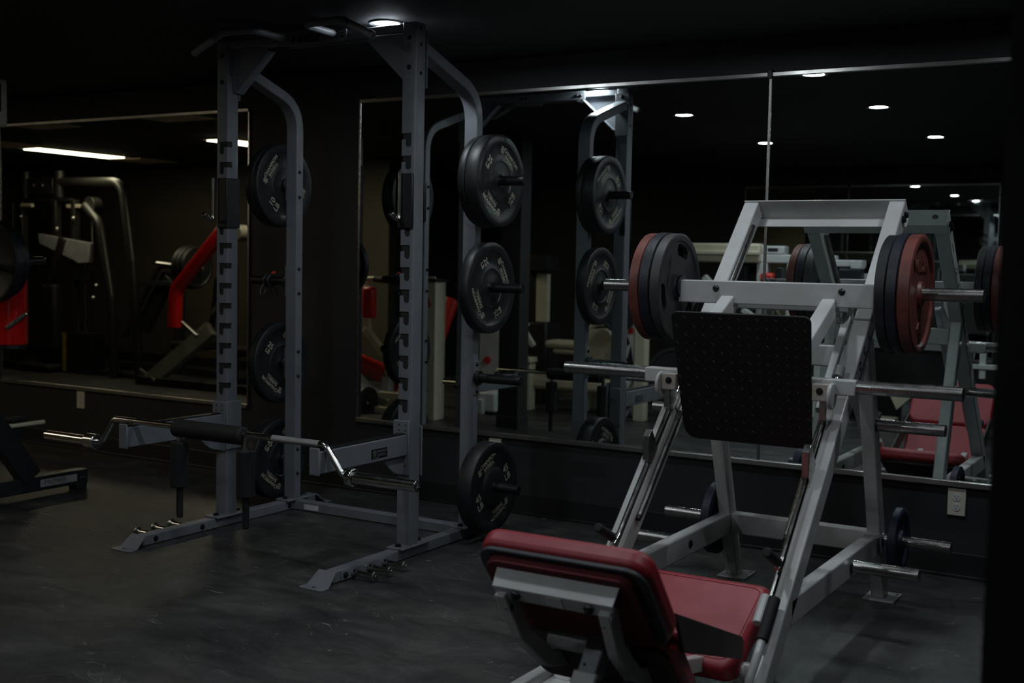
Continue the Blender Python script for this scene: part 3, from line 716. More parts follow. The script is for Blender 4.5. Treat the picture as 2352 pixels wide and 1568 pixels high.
# decal on the outer flank of the right rail
m = MB(); ex = -D; ey = Nn; o = RP(.3505, .62, -.045)
put2d(m, ([(-.34, -.026), (.30, -.026), (.30, -.012), (-.34, -.012)], [(0, 1, 2, 3)]), (0, 0), 0, o, ex, ey)
for k, q in enumerate((-.28, -.2, -.12, -.03, .06, .15, .24)):
    put2d(m, arc2d(.008, .019, 15 + 40 * (k % 3), 330, 10), (q, .012), -.4, o, ex, ey)
put2d(m, ([(.36, -.015), (.46, .0), (.37, .014), (.40, .0)], [(0, 1, 2, 3)]), (0, 0), 0, o, ex, ey)
part('decal', m, STICKD, lp)
# top bridge: angle section between the rail tops
c = T0 - D * .001
web = [c + Nn * .004, c - Nn * .098, c - Nn * .098 + D * .052, c - Nn * .104 + D * .052, c - Nn * .104 - D * .006, c + Nn * .004 - D * .006]
tb_ = part('top_bridge', MB().prism([(LX - .351, q.y, q.z) for q in web], (.702, 0, 0)), WHITE, lp, .002)
for sd in (-1, 1):
    part('bolt', MB().hexbolt(Vector((LX + sd * .29, 0, 0)) + c - Nn * .05 - D * .006, -D, .012, .009), ZINC, tb_)
# crossbars between the legs
part('rear_crossbar', MB().b2((LX - .296, -.665, .218), (LX + .296, -.605, .308)), WHITE, lp, .006, seg=3)
part('upper_crossbar', MB().b2((LX - .296, -.925, .998), (LX + .296, -.865, 1.083)), WHITE, lp, .006, seg=3)
# carriage
yU, zU = -1.01, 1.283
cg = part('carriage', MB().b2((LX - .418, yU - .028, zU - .047), (LX + .418, yU + .028, zU + .045)), WHITE, lp, .005, seg=3)
for sd in (-1, 1):
    part('bolt', MB().domebolt((LX + sd * .254, yU - .028, zU + .014), (0, -1, 0), .0135, .012), BOLT, cg)
    part('loading_sleeve', MB().cyl((LX + sd * .40, yU, 1.297), (LX + sd * .765, yU, 1.297), .0245, 30), WORN, cg, .003)
    part('sleeve_stop', MB().cyl((LX + sd * .408, yU, 1.297), (LX + sd * .419, yU, 1.297), .05, 30), BLACKM, cg, .002)
    part('foot_plate_arm', MB().bar([(LX + sd * .205, yU + .02, 1.252), (LX + sd * .205, -1.40, 1.055)], .055, .07), WHITE, cg, .005)
    part('weld', MB().cyl((LX + sd * .205 - .03, yU - .030, 1.232), (LX + sd * .205 + .03, yU - .030, 1.232), .006, 8), WORN, cg)
    part('side_member', MB().bar([RP(sd * .235, .62, -.07), RP(sd * .235, 1.10, -.07)], .03, .03), WHITE, cg, .004)
    for tr in (.60,): part('roller', MB().cyl(RP(sd * .248, tr, .012), RP(sd * .270, tr, .012), .024, 20), UHMW, cg, .003)
part('rear_member', MB().b2((LX - .25, -.935, 1.215), (LX + .25, -.885, 1.262)), WHITE, cg, .004)
yL, zL = -1.347, .967
lb_ = part('lower_bar', MB().b2((LX - .407, yL - .028, zL - .032), (LX + .407, yL + .028, zL + .024)), WHITE, cg, .005)
for sd in (-1, 1):
    part('loading_sleeve', MB().cyl((LX + sd * .395, yL, zL), (LX + sd * .768, yL, zL), .0245, 30), WORN, cg, .004)
    part('catch_block', MB().b2((LX + sd * .262, yL - .062, zL - .055), (LX + sd * .322, yL - .028, zL + .008)), BEIGE, cg, .004)
    part('catch_disc', MB().cyl((LX + sd * .322, yL - .045, zL - .035), (LX + sd * .336, yL - .045, zL - .035), .048, 30), WHITE, cg, .005)
    part('bolt', MB().hexbolt((LX + sd * .29, yL - .062, zL - .018), (0, -1, 0), .010, .008), BOLT, cg)
# foot plate with raised treads
A = Vector((LX, -1.468, 1.214)); B = Vector((LX, -1.341, .726)); e = (B - A).normalized(); n_ = Vector((0, -1, 0)); n_ = (n_ - e * n_.dot(e)).normalized(); hgt = (B - A).length
out2 = []
for cx, cz, r, a0 in ((.265 - .025, -.025, .025, 0), (-.265 + .025, -.025, .025, 90), (-.253 + .06, -hgt + .055, .055, 180), (.255 - .04, -hgt + .035, .035, 270)):
    for k in range(6):
        a = math.radians(a0 + 18 * k); out2.append((cx + r * math.cos(a), cz + r * math.sin(a)))
poly = [A + V(x, 0, 0) - e * z for x, z in out2]
fp = part('foot_plate', MB().prism(poly, -n_ * .012), TREAD, cg, .002)
m = MB(); k = 0
for i in range(15):
    for j in range(15):
        x = -.245 + i * .035 + random.uniform(-.001, .001); z = -.022 - j * .0335
        if abs(x) > .246 or z < -hgt + .02: continue
        an = (PI / 4 if (i + j) % 2 else -PI / 4) + .0
        c = A + V(x, 0, 0) - e * z * 1.0
        u = V(1, 0, 0) * math.cos(an) + e * math.sin(an); vv = n_.cross(u)
        a = c + n_ * .0002
        m.add([a - u * .0115, a + vv * .0032, a + u * .0115, a - vv * .0032, a - u * .008 + n_ * .0016, a + u * .008 + n_ * .0016], [(0, 1, 4), (1, 5, 4), (1, 2, 5), (2, 3, 5), (3, 4, 5), (3, 0, 4)])
part('tread', m, TREAD, fp, stuff=True)

# seat unit
def pad(c, ex, ey, w_, h_, th, r, name, m_, parent, bevel):
    """rounded slab: centre c, in-plane axes ex, ey; thickness along ex x ey"""
    c = Vector(c); ex = Vector(ex); ey = Vector(ey); nz = ex.cross(ey)
    return part(name, MB().prism([c + ex * x + ey * y - nz * th / 2 for x, y in rrect(w_, h_, r, 6)], nz * th), m_, parent, bevel, seg=4)
eb = Vector((0, -.628, .778)); mb_ = Vector((0, .778, .628))
pc = Vector((LX, -2.79, .617)) - eb * .165
bk = pad(pc - mb_ * -.006, (-1, 0, 0), eb, .525, .34, .068, .06, 'seat_back', VINYL, lp, .022)
pad(pc - mb_ * .034, (-1, 0, 0), eb, .515, .33, .016, .058, 'edge_trim', PIPING, bk, .005)
pad(pc - mb_ * .052, (-1, 0, 0), eb, .46, .29, .024, .05, 'backing_board', VINYLD, bk, .004)
lc = Vector((LX, -2.79, .617)) - eb * .470
lbk = pad(lc + mb_ * .006, (-1, 0, 0), eb, .50, .27, .068, .04, 'lower_back_pad', VINYL, lp, .022)
pad(lc - mb_ * .036, (-1, 0, 0), eb, .46, .24, .016, .04, 'backing_board', BOARD, lbk, .004)
ss = Vector((0, .901, .434)); sn = Vector((0, -.434, .901))
sc = Vector((LX, -1.904, .191))
st = pad(sc, (1, 0, 0), ss, .51, .42, .075, .045, 'seat', VINYL, lp, .026)
rim = [sc + V(x, 0, 0) + ss * y + sn * .0376 for x, y in rrect(.445, .355, .03, 4)]
part('piping', MB().pipe(rim + [rim[0]], .0022, 6), VINYL, st)
pad(sc - sn * .046, (1, 0, 0), ss, .45, .36, .016, .04, 'seat_board', BOARD, st, .002)
for sd in (-1, 1):
    part('side_board', MB().prism([(LX + sd * .262, -2.60, .435), (LX + sd * .262, -2.06, .228), (LX + sd * .262, -2.035, .205), (LX + sd * .262, -2.05, .150), (LX + sd * .262, -2.53, .305)], (-sd * .012, 0, 0)), BOARD, lp, .003)
# bracket behind the back pad
bA = Vector((LX, -2.798, .560)); bB = Vector((LX, -2.842, .497)); fd = Vector((0, .55, -.835))
bw = part('back_bracket', MB().prism([bA + V(-.190, 0, 0), bA + V(.190, 0, 0), bB + V(.184, 0, 0), bB + V(-.184, 0, 0)], V(0, .006, .004)), WHITE, lp, .0015)
part('bracket_flange', MB().prism([bB + V(-.184, 0, 0), bB + V(.184, 0, 0), bB + V(.176, 0, 0) + fd * .045, bB + V(-.176, 0, 0) + fd * .045], V(0, .006, .004)), WHITE, bw, .001)
part('sticker', MB().prism([bB + V(-.02, -.0005, 0) + fd * .006, bB + V(.03, -.0005, 0) + fd * .006, bB + V(.03, -.0005, 0) + fd * .042, bB + V(-.02, -.0005, 0) + fd * .042], V(0, -.0012, -.0006)), STICKW, bw)
bq = Vector((LX, -2.842, .497)) + V(0, .02, 0)
for sd in (-1, 1):
    pth = fillet([bB + V(sd * .160, .018, -.012), V(LX + sd * .150, -2.735, .345), V(LX + sd * .14, -2.60, .235), V(LX + sd * .13, -2.05, .115)], .08, 7)
    fr = part('seat_frame', MB().bar(pth, .034, .050), WHITE, lp, .004)
    for q, dx in ((.022, .112), (.075, .150)):
        part('bolt', MB().domebolt(bB + V(sd * dx, -.004, 0) + fd * q, V(0, -.8, -.55), .015, .014), BOLT, fr)
    part('bolt', MB().domebolt(V(LX + sd * .137, -2.50, .262), (sd, 0, 0), .009, .008), BOLT, fr)
part('pivot_pipe', MB().cyl((LX - .125, -2.60, .30), (LX + .125, -2.60, .30), .030, 24), WHITE, lp, .003)
part('cross_pipe', MB().cyl((LX - .285, -2.02, .105), (LX + .285, -2.02, .105), .028, 24), WHITE, lp, .003)
part('keel_tube', MB().b2((LX - .03, -2.62, .06), (LX + .03, -2.02, .125)), WHITE, lp, .005)
lx = LX + .055
def LP(t, dx=0.0, n=0.0): return V(lx + dx, -2.600 - .30 * t, .385 - .385 * t) + V(0, -.79, .615) * n
lg_ = part('front_leg', MB().bar([LP(.35), LP(1.0)], .074, .070), WHITE, lp, .006)
part('inner_tube', MB().bar([LP(.02), LP(.37)], .058, .056), GRAY, lg_, .005)
part('bolt_hole', MB().cyl(LP(.31, -.012, .0282), LP(.31, -.012, .0295), .0045, 12), SLOTD, lg_)
kc = LP(.40)
part('pin_barrel', MB().cyl(kc + V(.036, 0, 0), kc + V(.088, 0, 0), .0165, 18), WORN, lg_, .002)
kn = MB().cyl(kc + V(.085, 0, 0), kc + V(.108, 0, 0), .008, 12)
for k in range(6):
    a = k * PI / 3; q_ = V(0, .020 * math.cos(a), .020 * math.sin(a)); kn.cyl(kc + V(.108, 0, 0) + q_, kc + V(.140, 0, 0) + q_, .0125, 12)
kn.cyl(kc + V(.106, 0, 0), kc + V(.137, 0, 0), .019, 16)
part('adjustment_knob', kn, BLACKM, lg_, .002)
part('leg_foot', MB().b2((LX - .16, -2.95, 0), (LX + .26, -2.86, .01)), WHITE, lg_, .002)

# ------------------------------------------------------------------ olympic plates on the leg press
def oly(label, x_in, sd, th, R, m_, face, z, y, rot, holes=True, text=None, tcol=None, group=None):
    """x_in: inner face; plate extends towards sd; outward-facing face lettered"""
    t = thing('weight_plate', label, 'weight plate', (x_in, y, z), local=True)
    prof = [(0, .0255), (0, .045), (.012, .05), (.012, R - .035), (.002, R - .028), (0, R - .020), (.0, R - .006), (.004, R), (th - .004, R), (th, R - .006), (th, R - .020), (th - .002, R - .028), (th - .012, R - .035), (th - .012, .05), (th, .045), (th, .0255)]
    prof = [(a * sd, r) for a, r in prof]
    body = part('plate_body', MB().lathe((0, 0, 0), (1, 0, 0), prof, 64), m_, t)
    if holes:
        cut = MB()
        for k in range(3):
            a0 = rot + k * 2 * PI / 3; pl = []
            rm, rr = R * .70, R * .115; hw = .20
            for i in range(7): a = a0 - hw + 2 * hw * i / 6; pl.append(((rm + rr) * math.cos(a), (rm + rr) * math.sin(a)))
            c0 = (rm * math.cos(a0 + hw), rm * math.sin(a0 + hw))
            for i in range(1, 6): a = a0 + hw + PI * i / 6; pl.append((c0[0] + rr * math.cos(a), c0[1] + rr * math.sin(a)))
            for i in range(7): a = a0 + hw - 2 * hw * i / 6; pl.append(((rm - rr) * math.cos(a), (rm - rr) * math.sin(a)))
            c0 = (rm * math.cos(a0 - hw), rm * math.sin(a0 - hw))
            for i in range(1, 6): a = a0 - hw + PI + PI * i / 6; pl.append((c0[0] + rr * math.cos(a), c0[1] + rr * math.sin(a)))
            cut.prism([(-.15, q[0], q[1]) for q in pl], (.3, 0, 0))
        slot_cut(body, (cut,), V(0, 0, 0))
    # recessed web colour discs
    dk = MB()
    if face and not holes:
        for fx in (.0125, th - .0125): dk.lathe((fx * sd + (.0004 if fx > .02 else -.0004) * sd, 0, 0), (1, 0, 0), [(0, .052), (0, R - .037)], 48, False)
        part('web_face', dk, face, t)
    if text:
        m = MB(); fx = (th - .0115) if text[1] > 0 else .0115
        s = sd * text[1]; o = (fx * sd, 0, 0); ex = (0, s, 0)
        for q, pz, fs in text[0]:
            put2d(m, text2d(q, fs, .0012), (0, pz), 0, o, ex, (0, 0, 1))
        mm = MB(); nn = len(m.v); off = Vector((.004 * s, 0, 0))
        mm.add(m.v + [q + off for q in m.v], m.f + [tuple(i + nn for i in f) for f in m.f])
        edges = {}
        for f in m.f:
            for i in range(len(f)):
                a, b = f[i], f[(i + 1) % len(f)]; kk = (min(a, b), max(a, b)); edges[kk] = edges.get(kk, 0) + 1
        mm.f += [(a, b, b + nn, a + nn) for (a, b), c in edges.items() if c == 1]
        part('raised_lettering', mm, tcol, t)
    part('hub_ring', MB().lathe((0, 0, 0), (1, 0, 0), [(-.001 * sd, .0250), (-.001 * sd, .034), ((th + .003) * sd, .034), ((th + .003) * sd, .0250)], 32), m_ if tcol is None else tcol, t, .001)
    return t
x = LX - .4195
oly('black grip plate, innermost on the left sleeve of the leg press, its holed face showing', x, -1, .045, .222, RUBGREY, None, 1.295, yU, 1.30)
oly('navy black plate in the middle of the left leg press stack', x - .046, -1, .045, .225, RUBDARK, None, 1.2955, yU, 1.2)
oly('brick red plate, outermost on the left sleeve of the leg press', x - .092, -1, .044, .222, RUBRED, None, 1.295, yU, 1.9)
x = LX + .4195
oly('black grip plate, innermost on the right sleeve of the leg press', x, 1, .040, .220, RUBBER, None, 1.295, yU, .9)
oly('navy black plate in the middle of the right leg press stack', x + .041, 1, .040, .225, RUBDARK, None, 1.2955, yU, .2)
oly('brick red plate with raised letters, outermost on the right sleeve of the leg press', x + .082, 1, .046, .224, RUBRED, RUBGREY, 1.295, yU, 0, holes=False, text=([('WEIDER', .105, .062), ('45', -.125, .055)], 1), tcol=RUBRED)
oly('blue plate on the rear left storage peg of the leg press', LX - .355, -1, .042, .158, RUBBLUE, None, .270, -.622, .5, holes=False)
oly('small blue black plate on the rear right storage peg of the leg press', LX + .395, 1, .036, .140, RUBBLUE, RUBGREY, .270, -.622, .5, holes=False, text=([('10', .085, .04)], 1), tcol=DARKST)

# small logo mark cut into the black grip plate
m = MB(); o = (LX - .4195 + .0006 - .0115, yU, 1.295)
for P in ([(-.115, -.01), (-.112, -.01), (-.112, .085), (-.115, .085)], [(-.112, .0), (-.075, .105), (-.079, .107), (-.115, .01)], [(-.098, .09), (-.075, .125), (-.079, .128), (-.102, .092)], [(-.100, .09), (-.077, .10), (-.077, .104), (-.100, .094)]):
    put2d(m, (P, [(0, 1, 2, 3)]), (0, 0), 0, o, (0, 1, 0), (0, 0, 1))
for ob in list(C.objects):
    if ob.get('label', '').startswith('black grip plate, innermost on the left'):
        mm = MB(); mm.add([q - Vector(ob.location) for q in m.v], m.f)
        part('engraved_mark', mm, SLOTD, ob)

# ------------------------------------------------------------------ lever machines with red arms (left edge, and reflected in the left mirror)
def disc_plate(c, ax, R, th, m_, label, group=None, holes=False):
    c = Vector(c); t = thing('weight_plate', label, 'weight plate', c)
    prof = [(0, .0255), (0, .05), (.006, .055), (.006, R - .035), (0, R - .025), (0, R - .005), (.004, R), (th - .004, R), (th, R - .005), (th, R - .025), (th - .008, R - .035), (th - .008, .055), (th, .05), (th, .0255)]
    part('plate_body', MB().lathe(c, ax, prof, 48), m_, t)
    part('hub_ring', MB().lathe(c, ax, [(-.001, .025), (-.001, .036), (th + .001, .036), (th + .001, .025)], 24), DARKST, t)
    return t
def tilt(a): return Matrix.Rotation(a, 3, 'X')
# (1) machine cut by the left picture edge
pm = thing('lever_machine', 'black lever machine with red arm and loaded plate at the left edge of the picture', 'exercise machine', (-5.75, -1.6, 0))
px_ = -5.73
bmx = part('base_beam', MB().b2((px_ - .045, -1.74, .035), (px_ + .03, -.885, .118)), BLACKM, pm, .004)
lab = part('label_strip', MB().b2((px_ + .0305, -1.215, .056), (px_ + .032, -.965, .098)), STICK, bmx)
m = MB(); put2d(m, text2d('-PREMIER-', .040), (0, 0), 0, (px_ + .0325, -1.115, .077), (0, 1, 0), (0, 0, 1)); part('lettering', m, STICKD, lab, stuff=True)
part('foot_pad', MB().b2((px_ - .045, -.965, 0), (px_ + .035, -.895, .04)), FOAM, bmx, .006)
part('foot_pad', MB().b2((px_ - .045, -1.73, 0), (px_ + .035, -1.65, .04)), FOAM, bmx, .006)
for yy in (-.935, -.915): part('bolt', MB().hexbolt((px_ + .03, yy, .072), (1, 0, 0), .005, .004), ZINC, bmx)
part('slanted_leg', MB().bar([(px_, -1.265, .115), (px_, -1.66, .675)], .075, .125), BLACKM, pm, .006)
part('upright', MB().bar([(px_ - .02, -1.68, .11), (px_ - .02, -1.68, 2.0)], .075, .10), BLACKM, pm, .006)
part('low_peg', MB().cyl((px_, -1.45, .420), (px_, -1.165, .422), .013, 18), CREAM, pm, .002)
part('knee_pad', MB().box((px_ - .02, -1.335, .452), (.07, .11, .03)), FOAM, pm, .012)
part('knee_pad_stem', MB().b2((px_ - .03, -1.36, .36), (px_ - .005, -1.29, .44)), BLACKM, pm, .003)
part('loading_horn', MB().cyl((px_ + .02, -1.64, 1.325), (px_ + .02, -1.175, 1.342), .0205, 24), WORN, pm, .003)
part('red_arm', MB().pipe(fillet([(px_ - .12, -1.285, .865), (px_ - .12, -1.285, 1.30), (px_ - .12, -1.50, 1.60)], .2, 8), .088, 28), REDPAINT, pm, .006)
part('arm_sleeve', MB().cyl((px_ - .12, -1.285, .840), (px_ - .12, -1.285, .868), .082, 28), BLACKM, pm, .004)
part('hand_grip', MB().cyl((px_ - .06, -1.36, .96), (px_ + .02, -1.29, 1.045), .013, 18), WORN, pm, .004)
part('head_panel', MB().b2((px_ - .03, -1.72, 2.06), (px_ + .02, -1.395, 2.32)), CREAM, pm, .015)
part('head_inset', MB().b2((px_ + .0195, -1.69, 2.14), (px_ + .023, -1.44, 2.29)), PLEXI, pm, .004)
part('head_post', MB().b2((px_ - .03, -1.74, 1.96), (px_ + .02, -1.62, 2.10)), BLACKM, pm, .006)
disc_plate((px_ + .02, -1.455, 1.333), (0, 1, 0), .195, .045, RUBDARK, 'navy black plate on the lever machine at the left picture edge, nearer the peg tip')
disc_plate((px_ + .02, -1.520, 1.331), (0, 1, 0), .225, .050, RUBBER, 'larger black plate behind it on the lever machine at the left edge')

# (2) the same kind of machine farther off, seen in the left mirror (front towards the mirror)
def P2(x, z, y=-3.4): return Vector((x, y, z))
q = thing('lever_machine', 'black lever machine with long red arm, reflected in the left mirror beside the rack post', 'exercise machine', (-9.1, -3.6, 0))
part('red_arm', MB().pipe(fillet([(-9.52, -3.4, .62), (-9.50, -3.4, 1.02), (-8.75, -3.4, 1.72)], .22, 10), .074, 28), REDPAINT, q, .005)
part('slanted_leg', MB().bar([(-9.75, -3.25, .02), (-9.08, -3.50, .62)], .10, .16, (0, 1, 0)), OLIVE, q, .006)
part('upright', MB().bar([(-8.95, -3.62, .02), (-8.95, -3.62, 1.30)], .14, .14), BLACKM, q, .006)
part('base_beam', MB().b2((-9.9, -3.30, .0), (-8.1, -3.20, .09)), BLACKM, q, .005)
part('base_beam', MB().b2((-9.0, -4.6, .0), (-8.9, -3.2, .09)), BLACKM, q, .005)
part('pivot_hub', MB().cyl((-8.62, -3.50, 1.62), (-8.62, -3.36, 1.62), .085, 24), OLIVE, q, .006)
part('back_pad', MB().bar([(-8.80, -3.9, .95), (-8.80, -3.9, 1.55)], .26, .09), FOAM, q, .02)
part('seat', MB().b2((-8.95, -4.05, .34), (-8.45, -3.55, .44)), FOAM, q, .03)
part('loading_horn', MB().cyl((-9.95, -3.55, 1.29), (-9.30, -3.60, 1.24), .024, 20), ZINC, q, .003)
part('hand_grip', MB().cyl((-9.35, -3.35, .68), (-8.98, -3.20, .56), .022, 18), ZINC, q, .004)
part('hand_grip', MB().cyl((-9.98, -3.35, .14), (-9.60, -3.20, .06), .020, 18), ZINC, q, .004)
part('hand_grip', MB().cyl((-9.04, -3.45, .78), (-8.88, -3.45, .95), .022, 18), ZINC, q, .004)
part('bent_bar', MB().pipe(fillet([(-9.40, -3.5, .50), (-9.74, -3.5, .24), (-9.76, -3.5, .0)], .12, 6), .022, 14), BLACKM, q)
part('crank_plate', MB().pipe(fillet([(-9.05, -3.55, 1.15), (-9.15, -3.6, .8), (-9.3, -3.7, .5)], .1, 4), .03, 12), BLACKM, q)
for k, (xx, R) in enumerate(((-9.52, .235), (-9.46, .235), (-9.40, .225))):
    disc_plate((xx, -3.575, 1.26), (1, 0, -.06), R, .045, RUBBER, ('outermost black plate on the reflected red-armed machine', 'middle black plate on the reflected red-armed machine', 'innermost black plate on the reflected red-armed machine')[k])

# (3) grey-armed machine between, reflected left of the red arm
q = thing('lever_machine', 'dark machine with curved grey arm, reflected between cable tower and red arm', 'exercise machine', (-10.2, -4.2, 0))
part('curved_arm', MB().pipe(fillet([(-11.2, -4.2, .40), (-11.0, -4.2, .72), (-10.62, -4.2, 1.26), (-10.3, -4.2, 1.27)], .16, 6), .035, 16), DARKST, q)
part('grey_shroud', MB().bar([(-11.0, -4.3, .50), (-10.55, -4.3, 1.15)], .10, .20, (0, 1, 0)), DARKST, q, .03)
part('cross_tube', MB().b2((-11.1, -4.25, 1.02), (-10.2, -4.17, 1.08)), BLACKM, q, .005)
part('base_beam', MB().b2((-11.3, -4.3, .0), (-9.7, -4.2, .09)), BLACKM, q, .005)
part('upright', MB().b2((-10.45, -4.35, .0), (-10.35, -4.25, 1.35)), BLACKM, q, .005)
part('low_seat', MB().b2((-10.35, -4.5, .30), (-9.95, -4.1, .40)), FOAM, q, .03)

# (4) black cable tower reflected at the left
q = thing('cable_tower', 'black cable machine with weight stack and bent roll bar, reflected in the left mirror', 'exercise machine', (-11.4, -3.7, 0))
fy_ = -3.6
part('head_box', MB().b2((-12.12, fy_ - .10, 2.06), (-11.66, fy_ + .05, 2.25)), BLACKW, q, .006)
for xx in (-12.20, -11.60): part('head_post', MB().cyl((xx, fy_, 2.02), (xx, fy_, 2.33), .055, 20), BLACKW, q, .006)
for xx in (-12.0, -11.84): part('bolt', MB().hexbolt((xx, fy_ + .05, 2.16), (0, 1, 0), .02, .015), ZINC, q)
part('top_rail', MB().b2((-12.5, fy_ - .03, 1.975), (-11.38, fy_ + .03, 2.01)), BLACKW, q, .004)
part('top_rail', MB().b2((-11.45, fy_ - .03, 1.90), (-11.0, fy_ + .03, 1.94)), CREAM, q, .006)
for xx in (-12.42, -12.25, -11.65, -11.33): part('guide_post', MB().b2((xx - .03, fy_ - .04, .02), (xx + .03, fy_ + .04, 1.99)), BLACKW, q, .004)
part('roll_bar', MB().pipe(fillet([(-11.6, fy_, 2.20), (-10.55, fy_, 2.18), (-10.40, fy_, 1.30), (-10.28, fy_, .0)], [.2, .3], 10), .052, 18), BLACKW, q)
part('side_bar', MB().pipe(fillet([(-11.05, fy_ + .1, 1.92), (-10.80, fy_ + .1, 1.72), (-10.62, fy_ + .1, .9), (-10.58, fy_ + .1, .0)], .25, 8), .05, 18), BLACKW, q)
pul = part('pulley_cover', MB().cyl((-11.02, fy_ - .05, 1.92), (-11.02, fy_ + .07, 1.92), .10, 28), BLACKW, q, .006)
for xx in (-11.06, -11.0): part('bolt', MB().hexbolt((xx, fy_ + .07, 1.905), (0, 1, 0), .016, .012), ZINC, pul)
part('rocker_arm', MB().prism([(-11.85, fy_ + .05, 1.60), (-11.84, fy_ + .05, 1.49), (-11.15, fy_ + .05, 1.27), (-10.98, fy_ + .05, 1.28), (-10.96, fy_ + .05, 1.50)], (0, .05, 0)), STICK, q, .006)
part('lever', MB().bar([(-11.40, fy_ + .12, 1.55), (-11.62, fy_ + .12, 1.05)], .05, .09, (0, 1, 0)), BLACKW, q, .006)
part('stack_housing', MB().b2((-11.48, fy_ - .10, .0), (-10.95, fy_ + .08, .48)), PLEXI, q, .006)
part('yellow_strip', MB().b2((-11.46, fy_ + .081, .02), (-11.40, fy_ + .085, .47)), YELLOW, q)
for xx in (-11.29, -11.17): part('stack_rod', MB().cyl((xx, fy_, .45), (xx, fy_, 1.25 if xx > -11.2 else .65), .012, 12), CHROME, q)
part('carriage_block', MB().b2((-11.30, fy_ - .06, 1.07), (-11.02, fy_ + .06, 1.22)), BLACKW, q, .008)
part('cable', MB().cyl((-11.02, fy_ + .02, 1.28), (-11.02, fy_ + .02, 1.9), .006, 8), STICK, q)
part('back_pad', MB().b2((-11.78, fy_ + .05, .25), (-11.52, fy_ + .15, 1.02)), FOAM, q, .03)
part('seat', MB().b2((-12.1, fy_ - .2, .02), (-11.5, fy_ + .25, .10)), FOAM, q, .03)
part('seat_post', MB().b2((-11.9, fy_ - .05, .0), (-11.75, fy_ + .05, .3)), BLACKW, q, .004)
part('seat_bar', MB().cyl((-12.9, fy_ + .1, .05), (-12.0, fy_ + .1, .07), .04, 16), FOAM, q, .01)
part('foot_rest', MB().pipe(fillet([(-12.35, fy_ + .2, .22), (-12.2, fy_ + .2, .42), (-11.95, fy_ + .2, .44), (-12.1, fy_ + .2, .2)], .06, 4), .022, 12), BLACKW, q)
part('hand_grip', MB().cyl((-12.3, fy_ + .25, .42), (-12.1, fy_ + .25, .66), .028, 16), CREAM, q, .006)
part('base_frame', MB().b2((-12.4, fy_ - .05, .0), (-10.2, fy_ + .05, .06)), BLACKW, q, .004)
for xx, zz in ((-12.20, 1.80), (-11.56, 1.66), (-11.28, 1.78), (-11.78, .95), (-10.9, 1.02), (-10.95, .88)):
    part('bolt', MB().domebolt((xx, fy_ + .06, zz), (0, 1, 0), .026, .03), ZINC, q)
part('hand_grip', MB().cyl((-12.20, fy_ + .06, 1.93), (-12.0, fy_ + .06, 1.93), .024, 14), CREAM, q, .004)

# (5) white seated machine with red pads, reflected at the left end of the wide mirror
q = thing('seated_press_machine', 'white machine with red seat and red arm pads, reflected at the wide mirror left end', 'exercise machine', (-6.5, -3.3, 0))
part('stack_tower', MB().b2((-6.02, -3.0, .0), (-5.79, -2.84, 1.20)), CREAM, q, .006)
part('tower_cap', MB().b2((-6.12, -3.02, 1.20), (-5.77, -2.82, 1.225)), DARKST, q, .004)
part('tower_cap_edge', MB().b2((-5.96, -2.83, 1.225), (-5.78, -2.815, 1.245)), CREAM, q, .003)
m = MB()
for (xx, zz, rr) in ((-5.90, 1.14, .2), (-5.89, 1.09, -.3), (-5.87, 1.04, .5), (-5.86, 1.00, .1)): put2d(m, arc2d(.006, .024, 30, 320, 8), (0, 0), rr, (xx, -2.8385, zz), (-1, 0, 0), (0, 0, 1))
part('red_emblem', m, REDPAD, q, stuff=True)
part('selector_arm', MB().cyl((-5.90, -2.83, .42), (-5.83, -2.80, .25), .006, 8).cyl((-5.94, -2.83, .43), (-5.89, -2.80, .43), .010, 8), DARKST, q)
part('pad_support', MB().b2((-6.10, -3.1, .72), (-6.02, -3.0, 1.12)), CREAM, q, .006)
part('arm_pad', MB().b2((-6.13, -3.02, .80), (-6.06, -2.90, 1.12)), REDPAD, q, .02)
part('swing_arm', MB().bar([(-6.80, -3.2, .72), (-6.83, -3.2, 1.14)], .07, .055), CREAM, q, .006)
part('swing_handle', MB().pipe(fillet([(-6.83, -3.2, 1.12), (-6.82, -3.2, 1.20), (-6.72, -3.2, 1.205)], .05, 6), .022, 14), CREAM, q)
part('handle_grip', MB().cyl((-6.72, -3.2, 1.20), (-6.38, -3.15, 1.185), .028, 16), FOAM, q, .005)
part('arm_pad', MB().b2((-6.78, -3.17, .84), (-6.66, -3.08, 1.13)), REDPAD, q, .025)
part('lower_arm', MB().bar([(-6.82, -3.2, .74), (-6.55, -3.2, .46)], .06, .065), CREAM, q, .006)
part('back_pad', MB().bar([(-6.50, -3.6, .30), (-6.30, -3.75, 1.05)], .30, .09), REDPAD, q, .03)
part('back_frame', MB().bar([(-6.20, -3.4, .80), (-6.08, -3.4, 1.06)], .05, .05), CREAM, q, .005)
part('seat', MB().bar([(-6.98, -3.15, .46), (-6.75, -3.3, .34), (-6.50, -3.4, .22)], .26, .08), REDPAD, q, .03)
part('seat_frame', MB().bar([(-7.1, -3.0, .28), (-6.60, -3.2, .10), (-6.4, -3.2, .02)], .10, .10), WHITE2, q, .006)
part('seat_post', MB().bar([(-6.62, -3.3, .30), (-6.66, -3.3, .0)], .09, .09), WHITE2, q, .006)
part('frame_plate', MB().prism([(-6.95, -3.2, .40), (-6.72, -3.2, .20), (-6.72, -3.2, .10), (-6.98, -3.2, .10)], (0, .012, 0)), WHITE2, q, .003)
for zz, yy in ((.36, -3.1), (.16, -3.0), (.03, -2.95)):
    part('cross_tube', MB().b2((-6.5, yy - .04, zz - .03), (-6.02, yy + .02, zz + .03)), CREAM, q, .005)
part('brace', MB().bar([(-6.45, -3.05, .05), (-6.10, -3.05, .40)], .04, .05), CREAM, q, .004)
